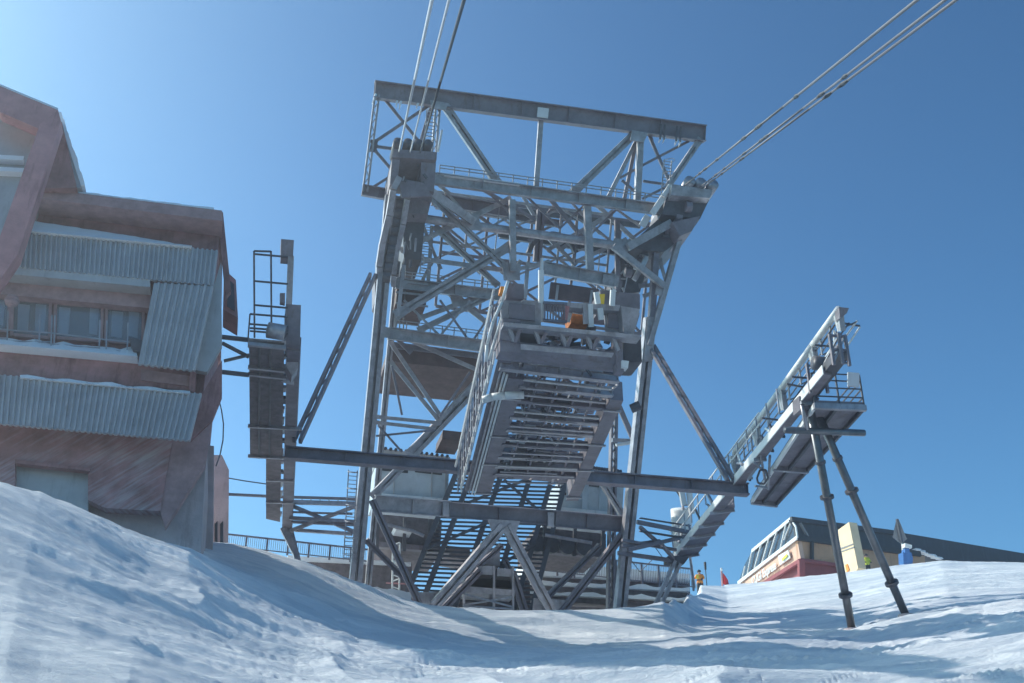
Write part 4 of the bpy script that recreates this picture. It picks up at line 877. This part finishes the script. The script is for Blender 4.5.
# windows with curtains behind the recess
for x0, x1, y0, y1 in [(-28, 8, 293, 326), (14, 49, 300, 333), (57, 101, 303, 336), (108, 142, 307, 339)]:
    w_ = bp('window', [(x0, y0), (x1, y0 + 3), (x1 - 1, y1 + 3), (x0 - 1, y1)], .33, .02, 'black')
    wd_ = x1 - x0
    for a, b2 in ((.12, .45), (.62, .92)) if x0 < 50 or x0 > 100 else ((.05, .3), (.75, .95)):
        bp('curtain', [(x0 + a * wd_, y0 + 4), (x0 + b2 * wd_, y0 + 5), (x0 + b2 * wd_ - 2, y1 - 1), (x0 + a * wd_ - 1, y1 - 3)], .37, .03, 'curtain', w_)
    bp('pane', [(x0, y0), (x1, y0 + 3), (x1 - 1, y1 + 3), (x0 - 1, y1)], .40, .008, 'window_glass', w_)
    for a in [[(x0 - 3, y0 - 2), (x0, y0 - 2), (x0 - 1, y1 + 2), (x0 - 4, y1 + 2)], [(x1, y0), (x1 + 3, y0), (x1 + 2, y1 + 4), (x1 - 1, y1 + 4)], [(x0, y0 - 3), (x1, y0), (x1, y0 + 3), (x0, y0)], [(x0, y1), (x1, y1 + 3), (x1, y1 + 6), (x0, y1 + 3)]]:
        bp('frame', a, .45, .12, 'frost_wood', w_)
mb = MB(); rl = [(-60, 322), (8, 330), (52, 333), (100, 339), (146, 344)]
for (xa, ya), (xb, yb) in zip(rl, rl[1:]): mb.bar(BV(xa, ya, 1.1), BV(xb, yb, 1.1), .035, .035, BN); mb.bar(BV(xa, ya + 11, 1.1), BV(xb, yb + 9, 1.1), .03, .03, BN)
for x in (8, 40, 52, 55, 100, 107, 128): mb.bar(BV(x, 310 + x * .1, 1.1), BV(x - 1, 345 + x * .08, 1.1), .04, .04, BN)
mb.build('balcony_rail', M['galvanised'], bd)
MB().prism([BV(x, y, 1.4) for x, y in [(129, 338), (142, 340), (141, 352), (133, 350)]], BN * .4).build('vent_hood', M['dark_steel'], bd)
c = BV(12, 301, 1.3); mb = MB()
for i in range(4): 
    a0, a1 = -1.57 + i * .785, -1.57 + (i + 1) * .785; mb.tube(c + Z * .2 * math.sin(a0), c + Z * .2 * math.sin(a1), .22 * math.cos(a0) + .01, 12, .22 * math.cos(a1) + .01)
mb.build('globe_lamp', M['frost_wood'], bd, True)
mb = MB()
for i in range(40):
    x0 = XLF + (137 - XLF) * i / 40; x1 = XLF + (137 - XLF) * (i + 1) / 40; b = lambda x: 343 + x * .09; t = lambda x: b(x) - 5.5 - 3 * noise.noise((x * .07, 2, 5)) - (0 if x < 120 else 2)
    mb.prism([BV(x0, b(x0) + 1, 1.5), BV(x1, b(x1) + 1, 1.5), BV(x1, t(x1), .9), BV(x0, t(x0), .9)], BN * .6)
mb.build('ledge_snow', M['snow'], bd)
bp('band', [ex(0, 345, 137, 357), (138, 358), (196, 376), (194, 390), ex(0, 378, 194, 393)], .95, .5, 'red_wood')
bp('recess', [(141, 369), (190, 376), (189, 386), (141, 380)], 1.0, .05, 'frost_wood'); bp('post', [(190, 370), (196, 371), (195, 392), (189, 391)], 1.1, .3, 'red_wood')
# lower ribbed cladding
corr('cladding', ex(0, 375, 202, 394), (202, 394), (190, 441), ex(0, 424, 190, 441), 1.3, 50, lean=.5)
bp('cladding_end', [(202, 394), (222, 360), (222, 395), (212, 420), (190, 441)], .9, .3, 'red_wood')
mb = MB()
for i in range(24):
    x0 = 20 + 170 * i / 24; x1 = 20 + 170 * (i + 1) / 24; b = lambda x: 375.5 + x * .094; t = lambda x: b(x) - max(.4, 2.4 + 2.8 * noise.noise((x * .05, 3, 8)))
    mb.prism([BV(x0, b(x0), 1.45), BV(x1, b(x1), 1.45), BV(x1, t(x1), 1.3), BV(x0, t(x0), 1.3)], BN * .3)
mb.build('ledge_snow', M['snow'], bd)
# frosted diagonal boarding below, its door and soffit
bp('boarding', [ex(0, 423, 190, 440), (173, 438), (160, 511), (105, 508), (88, 500), (88, 470), (15, 462), (15, 505), (XLF, 490)], .8, .5, 'diagonal_planks')
bp('boarding_end', [(173, 438), (192, 440), (212, 422), (205, 465), (165, 527), (160, 511)], .75, .4, 'frost_wood')
dr = bp('door', [(15, 461), (89, 469), (88, 520), (15, 520)], .5, .2, 'sheet_metal'); bp('door_head', [(15, 459), (90, 468), (90, 471), (15, 463)], .95, .3, 'red_wood', dr)
# gable dormer at the upper left
bp('gable_wall', [(XLF, 90), (20, 110), (52, 132), (36, 190), (20, 240), (XLF, 240)], 1.4, 3.0, 'sheet_metal')
bp('gable_beam', [ex(0, 86, 58, 110)[:1] + (-20,), (0, 86), (58, 110), (46, 132), (0, 112), (XLF, 8)], 2.6, .5, 'red_paint')
bp('gable_beam', [(40, 124), (58, 110), (61, 121), (18, 254), (-14, 300), (-36, 300), (0, 236)], 2.65, .6, 'red_paint')
bp('gable_side', [(56, 120), (62, 122), (77, 188), (36, 188)], 1.6, .4, 'red_wood')
bp('gable_cheek', [(60, 118), (64, 128), (82, 188), (72, 187)], 1.4, 3.0, 'sheet_metal')
mb = MB()
for i in range(11):
    x0, y0, x1, y1 = 59 + 26 * i / 12, 112 + 80 * i / 12, 59 + 26 * (i + 1) / 12, 112 + 80 * (i + 1) / 12
    mb.prism([BV(x0 - 2, y0, 1.45), BV(x1 - 2, y1, 1.45), BV(x1 + 1.5 + random.random() * 2, y1, 1.45), BV(x0 + 1.5 + random.random() * 2, y0, 1.45)], BN * 1.2)
mb.build('rime', M['snow'], bd)
bp('gable_snow', [(-40, 71), (0, 84), (58, 108), (58, 111), (0, 88), (-40, 74)], 2.5, .8, 'snow')
for y in (156, 168): bp('gable_ledge', [(XLF, y - 6), (24, y), (23, y + 4), (XLF, y - 2)], 1.7, .3, 'snow')
mb = MB(); mb.path([BV(x, y, -1) for x, y in [(218, 396), (221.5, 410), (223.5, 424), (223, 440), (220, 455), (216, 466)]], .022, 6); mb.build('hanging_cable', M['sign_grey'], bd, True)

# ================================================================== CHAIRLIFT STATION, FAR RIGHT
K0 = PD(800, 560, 100)
dA = Vector((math.sin(R(-8)), math.cos(R(-8)), 0)); dB = Vector((math.sin(R(66)), math.cos(R(66)), 0))
nA = Vector((-dA.y, dA.x, 0)); nB = Vector((-dB.y, dB.x, 0))
if nA.x > 0: nA = -nA                                     # outward normals (left, and towards us)
if nB.y > 0: nB = -nB
def KA(x, y, o=0): return hit(x, y, K0 + nA * o, nA)
def KB(x, y, o=0): return hit(x, y, K0 + nB * o, nB)
cl = thing('chairlift_station', 'tan chairlift station with dark glass, red base and a lettered side, far right', 'building', PD(800, 590, 100))
def ka(name, pts, o, th, m): return MB().prism([KA(x, y, o) for x, y in pts], nA * -th).build(name, M[m], cl)
def kb(name, pts, o, th, m): return MB().prism([KB(x, y, o) for x, y in pts], nB * -th).build(name, M[m], cl)
ka('base', [(801, 560), (802, 592), (736, 600), (752, 592)], -.3, .4, 'base_red'); kb('base', [(800, 559), (850, 567), (850, 600), (800, 592)], -.2, .4, 'base_red')
ka('side_panel', [(797, 539), (801, 560), (738, 604), (736, 586)], 0, .4, 'peach'); kb('side_panel', [(797.5, 539), (880, 549), (925, 556), (925, 572), (862, 570), (801, 560)], 0, .4, 'tan')
ka('glazing', [(789, 520), (795, 527), (797, 537), (738, 584), (744, 566), (752, 551)], .05, .3, 'glass'); kb('glazing', [(791, 519), (900, 535), (900, 549), (797, 537), (796, 527)], .05, .4, 'roof_dark')
for a in [(752, 551, 791, 518.5, .5), (738, 583, 797, 537.5, .55), (791, 519, 796, 527, .3), (796, 527, 797.5, 538, .3), (786, 524, 780, 550, .16), (777, 531, 769, 557, .16), (769, 538, 762, 563, .16), (761, 545, 754, 570, .16), (752, 551, 747, 576, .16), (791, 522, 784, 540, .1), (745, 566, 742, 580, .16)]:
    MB().bar(KA(a[0], a[1], .25), KA(a[2], a[3], .25), a[4] * .6, .12, nA).build('mullion', M['white_and_sunlit'], cl)
for a in [(797, 537.5, 920, 554, .5, 'black'), (812, 540, 812, 560, .25, 'black'), (800, 560, 850, 567, .3, 'base_red'), (800, 523, 808, 537, .12, 'sign_grey'), (791, 519, 900, 533.5, .4, 'roof_dark')]:
    MB().bar(KB(a[0], a[1], .2), KB(a[2], a[3], .2), a[4], .3, nB).build('trim', M[a[5]], cl)
MB().bar(KA(801, 560, .3), KA(801.5, 592, .3), .5, .5, nA).build('corner_post', M['base_red'], cl); MB().bar(KA(800, 561, .2), KA(765, 583, .2), .35, .3, nA).build('brace', M['base_red'], cl)
sg = ka('sign_board', [(785, 552), (788, 560), (747, 589), (745, 582)], .12, .1, 'peach')
ka('emblem', [(778, 556), (788, 550), (790, 558), (780, 565)], .3, .1, 'white_and_sunlit'); MB().bar(KA(782, 560, .42), KA(787, 555, .42), .25, .04, nA).build('emblem_mark', M['lime'], cl)
# lettering
def text(body, p, xdir, ydir, size, m, parent):
    cu = bpy.data.curves.new('lettering', 'FONT'); cu.body = body; cu.size = size; cu.extrude = .02; cu.offset = .02
    o = bpy.data.objects.new('lettering', cu); C.objects.link(o); bpy.context.view_layer.update()
    me = bpy.data.meshes.new_from_object(o.evaluated_get(bpy.context.evaluated_depsgraph_get())); C.objects.unlink(o); bpy.data.objects.remove(o)
    zd = xdir.cross(ydir); R3 = Matrix((xdir, ydir, zd)).transposed().to_4x4()
    t = bpy.data.objects.new('lettering', me); C.objects.link(t); me.materials.append(M[m]); t.parent = parent; t.matrix_local = Matrix.Translation(p - WLOC[parent.name]) @ R3
    return t
pa, pb = KA(752, 584, .3), KA(777, 566.5, .3); xd = (pb - pa).normalized(); yd = (Z - xd * Z.dot(xd)).normalized()
text('CUGI Express', pa - yd * .15, xd, yd, (pb - pa).length / 6.0, 'white_and_sunlit', cl)
rl = MB()
qs = [(868, 527), (1040, 556), (1090, 566), (1090, 580), (1040, 570), (955, 562), (880, 548)]
rl.prism([KB(x, y, -2.5) for x, y in qs], nB * -10); rl.build('long_roof', M['roof_dark'], cl)
mb = MB()
for i in range(9):
    x = 916 + i * 3 + random.uniform(-1, 1); y = 550 + i * 1.1 + random.uniform(-.6, .6); c = KB(x, y, -2.2); mb.box(c, dB * random.uniform(.15, .4), nB * .3, Z * random.uniform(.04, .1))
mb.build('snow', M['snow'], cl)

# yellow padded block, sign, container
yb = thing('padded_block', 'tall cream yellow padded block in front of the chairlift station, behind the trestle legs', 'padding', PD(848, 572, 90))
YN = Vector((-.93, -.37, 0)).normalized(); Y0 = PD(848, 560, 90)
def YP(name, pts, o, th, m): return MB().prism([hit(x, y, Y0 + YN * o, YN) for x, y in pts], YN * -th).build(name, M[m], yb)
YP('front_pad', [(838, 530), (849, 522), (858, 568), (852, 577), (843, 577)], 0, .8, 'cream')
YP('strap', [(840, 548), (852.5, 543.5), (853, 544.5), (840.3, 549.4)], .05, .1, 'sign_grey'); YP('strap', [(841, 551), (853.6, 546.5), (854, 547.5), (841.3, 552)], .05, .1, 'sign_grey')
YP('tag', [(845, 565), (847, 564), (849, 570), (846.5, 572)], .08, .1, 'orange')
sn = thing('warning_sign', 'grey triangular sign seen edge-on from behind on a pole at the crest', 'sign', PD(904, 568, 88))
MB().prism([PD(x, y, 88) for x, y in [(896, 521), (892.5, 537), (901, 543.5)]], D * .08 + U * .05).build('sign_plate', M['sign_grey'], sn)
MB().prism([PD(x, y, 87.9) for x, y in [(897, 519), (898.5, 519), (907, 539), (902, 543.5)]], D * .12).build('sign_plate', M['white_and_sunlit'].copy(), sn)
bpy.data.objects[-1 if False else sn.children[-1].name].data.materials[0] = M['sign_grey']
MB().bar(PD(897, 519, 87.8), PD(902, 543, 87.8), .18, .15, D).build('frame_edge', M['dark_steel'], sn)
MB().tube(PD(902, 541, 88), PD(905, 572, 88), .08, 8).build('pole', M['white_and_sunlit'], sn, True)
bb = thing('blue_bin', 'blue padded bin at the foot of the triangular sign', 'bin', PD(908, 570, 87))
MB().prism([PD(x, y, 87) for x, y in [(903, 552), (911.5, 552.5), (913, 558), (912, 571), (904, 571)]], D * .7).build('body', M['blue'], bb)
MB().prism([PD(x, y, 86.9) for x, y in [(905, 548.5), (909, 548), (910, 552.5), (905, 552.5)]], D * .5).build('neck', M['blue'], bb); MB().prism([PD(x, y, 86.8) for x, y in [(905, 543), (912, 545), (912, 548), (905, 547)]], D * .4).build('lid', M['white_and_sunlit'], bb)
fl = thing('marker_flag', 'small red flag on a pole at the snow crest beside the person in orange', 'flag', PD(722.5, 586, 84))
MB().tube(PD(721.5, 570, 84), PD(722.5, 588, 84), .07, 8).build('pole', M['red_paint'], fl, True); MB().tube(PD(721.4, 568, 84), PD(721.5, 571, 84), .08, 8).build('pole_tip', M['white_and_sunlit'], fl, True)
mb = MB(); P_ = lambda x, y, k: PD(x, y, 84 + k)
vs = [P_(723, 573, 0), P_(725.5, 576, .12), P_(728, 580, -.05), P_(729, 585, .1), P_(726, 585, -.1), P_(723.3, 584, 0)]
mb.prism(vs, D * .05); mb.build('cloth', M['red'], fl)

# ================================================================== PEOPLE
def person(label, foot, H, heading, jacket, trousers, arms, extra=None):
    root = thing('person', label, 'person', foot)
    s = H / 1.8; c, n = math.cos(heading), math.sin(heading)
    def W(x, y, z): return Vector((x * c - y * n, x * n + y * c, z)) * s
    J = {'pelvis': ((0, 0, .95), .17), 'waist': ((0, 0, 1.1), .165), 'chest': ((0, .01, 1.32), .19), 'neck': ((0, .02, 1.5), .075), 'head': ((0, .04, 1.64), .105), 'crown': ((0, .03, 1.73), .085),
         'nose': ((0, .13, 1.62), .02)}
    E = [('pelvis', 'waist'), ('waist', 'chest'), ('chest', 'neck'), ('neck', 'head'), ('head', 'crown'), ('head', 'nose')]
    for k, sg in (('l', -1), ('r', 1)):
        J.update({'hip' + k: ((sg * .11, 0, .88), .125), 'knee' + k: ((sg * .14, .06, .5), .085), 'ankle' + k: ((sg * .15, -.01, .1), .07), 'toe' + k: ((sg * .17, .19, .05), .055),
                  'sh' + k: ((sg * .2, .0, 1.42), .1), 'el' + k: (arms[k][0], .07), 'wr' + k: (arms[k][1], .05), 'hand' + k: (arms[k][2], .05)})
        E += [('pelvis', 'hip' + k), ('hip' + k, 'knee' + k), ('knee' + k, 'ankle' + k), ('ankle' + k, 'toe' + k), ('chest', 'sh' + k), ('sh' + k, 'el' + k), ('el' + k, 'wr' + k), ('wr' + k, 'hand' + k)]
        hx, hy, hz = arms[k][2]
        for f in range(5):
            nm = 'f%d%s' % (f, k); J[nm] = ((hx + (f - 2) * .022, hy + .07 - (.02 if f in (0, 4) else 0), hz - .03), .014); E.append(('hand' + k, nm))
    keys = list(J); me = bpy.data.meshes.new('body')
    me.from_pydata([W(*J[k][0]) for k in keys], [(keys.index(a), keys.index(b)) for a, b in E], [])
    o = bpy.data.objects.new('body', me); C.objects.link(o)
    md = o.modifiers.new('skin', 'SKIN'); sk = me.skin_vertices[0].data
    for i, k in enumerate(keys): sk[i].radius = (J[k][1] * s * (1 if k[0] == 'f' else 1.22), J[k][1] * s * (1 if k[0] == 'f' else 1.22)); sk[i].use_root = (k == 'pelvis')
    o.modifiers.new('sub', 'SUBSURF').levels = 1; o.modifiers['sub'].render_levels = 1
    bpy.context.view_layer.update()
    m2 = bpy.data.meshes.new_from_object(o.evaluated_get(bpy.context.evaluated_depsgraph_get())); bpy.data.objects.remove(o)
    b = bpy.data.objects.new('body', m2); C.objects.link(b); b.parent = root; WLOC[b.name] = Vector(foot)
    m2.materials.clear()
    for mm in (jacket, trousers, 'black', 'skin'): m2.materials.append(M[mm])
    for p in m2.polygons:
        z = p.center.z / s; p.use_smooth = True; r = math.hypot(p.center.x, p.center.y) / s
        p.material_index = 3 if z > 1.5 and r < .3 else (2 if z < .16 else (1 if z < .86 and r < .34 else 0))
        for k in 'lr':
            if (p.center - W(*arms[k][2])).length < .1 * s: p.material_index = 2
    f0 = Vector(foot); mb = MB()
    cen = f0 + W(0, .03, 1.69)
    for i in range(5):
        a0, a1 = -.25 + i * .365, -.25 + (i + 1) * .365
        mb.tube(cen + Z * .14 * s * math.sin(a0), cen + Z * .14 * s * math.sin(a1), .145 * s * max(.03, math.cos(a0)), 14, .145 * s * max(.03, math.cos(a1)))
    mb.build('helmet', M['black'], root, True)
    MB().box(f0 + W(0, .13, 1.66), W(.08, 0, 0), W(0, .03, 0), Z * .035 * s).build('goggles', M['glass'], root)
    return root, W, f0
g1 = PD(700, 583.5, 82); ft = Vector((g1.x, g1.y, ground_z(g1.x, g1.y) + .02))
arms1 = {'l': ((-.3, .02, 1.2), (-.22, .2, 1.12), (-.16, .26, 1.12)), 'r': ((.32, .03, 1.22), (.36, .22, 1.2), (.36, .28, 1.22))}
sk1, W1_, f1 = person('person in an orange and yellow jacket and black helmet standing on the snow crest', ft, 1.92, R(165), 'orange', 'black', arms1)
mb = MB(); mb.box(f1 + W1_(.12, .14, 1.3), W1_(.1, 0, 0), W1_(0, .06, 0), Z * .16); mb.build('jacket_patch', M['yellow'], sk1)
mb = MB(); mb.box(f1 + W1_(0, .0, 1.06), W1_(.2, 0, 0), W1_(0, .19, 0), Z * .035); mb.build('belt', M['black'], sk1)
p0 = PD(705, 563, 81.6); pk = thing('ski_pole', 'dark ski pole held upright by the person in the orange jacket', 'ski pole', Vector((p0.x, p0.y, ft.z)))
MB().tube(Vector((p0.x, p0.y, ft.z - .05)), p0 + Z * .1, .03, 6).build('shaft', M['black'], pk); MB().tube(p0 - Z * .5, p0 + Z * .05, .08, 8, .1).build('grip_bag', M['black'], pk, True)
g2 = PD(868, 570, 92); ft2 = Vector((g2.x, g2.y, PD(868, 576, 92).z))
person('person in a yellow jacket and dark trousers beside the cream padded block', ft2, 1.8, R(190), 'lime', 'black', {'l': ((-.3, .0, 1.18), (-.26, .18, 1.05), (-.22, .26, 1.05)), 'r': ((.3, .0, 1.18), (.26, .18, 1.05), (.22, .26, 1.05))})

# ================================================================== AIR
hz = MB().box((0, 0, -25), (1700, 0, 0), (0, 1700, 0), (0, 0, 85))  # air volume added to lift the blacks and veil the left side
hm = bpy.data.materials.new('added_haze'); hm.use_nodes = True; hn = hm.node_tree
hn.nodes.remove(hn.nodes['Principled BSDF']); pv = hn.nodes.new('ShaderNodeVolumePrincipled')
pv.inputs['Color'].default_value = (.93, .95, 1, 1); pv.inputs['Density'].default_value = .0015; pv.inputs['Anisotropy'].default_value = .65
hn.links.new(pv.outputs['Volume'], hn.nodes['Material Output'].inputs['Volume'])
hz.build('added_haze', hm, None, kind='stuff')

# ================================================================== LIGHT
SAZ, SEL = R(-72), R(38)
Ls = Vector((math.sin(SAZ) * math.cos(SEL), math.cos(SAZ) * math.cos(SEL), math.sin(SEL)))
sun = bpy.data.objects.new('sun', bpy.data.lights.new('sun', 'SUN')); C.objects.link(sun)
sun.data.energy = 2.5; sun.data.angle = R(.5); sun.data.color = (1, .95, .87)
sun.rotation_euler = Ls.to_track_quat('Z', 'Y').to_euler()
wd = bpy.data.worlds.new('World'); bpy.context.scene.world = wd; wd.use_nodes = True; nt = wd.node_tree
sky = nt.nodes.new('ShaderNodeTexSky'); sky.sky_type = 'NISHITA'; sky.sun_disc = False
sky.sun_elevation = SEL; sky.sun_rotation = SAZ; sky.altitude = 1800; sky.air_density = 1.0; sky.dust_density = 5.0; sky.ozone_density = .4
hs = nt.nodes.new('ShaderNodeHueSaturation'); hs.inputs['Saturation'].default_value = 1.12
mx = nt.nodes.new('ShaderNodeMixRGB'); mx.blend_type = 'MULTIPLY'; mx.inputs['Fac'].default_value = 1; mx.inputs['Color2'].default_value = (.74, 1.0, .94, 1)
nt.links.new(sky.outputs['Color'], hs.inputs['Color']); nt.links.new(hs.outputs['Color'], mx.inputs['Color1']); gm = nt.nodes.new('ShaderNodeGamma'); gm.inputs['Gamma'].default_value = 1.5; nt.links.new(mx.outputs['Color'], gm.inputs['Color']); nt.links.new(gm.outputs['Color'], nt.nodes['Background'].inputs['Color']); nt.nodes['Background'].inputs['Strength'].default_value = .058
vs = bpy.context.scene.view_settings; vs.view_transform = 'Standard'; vs.look = 'None'; vs.exposure = .92; vs.gamma = 1; vs.use_curve_mapping = False
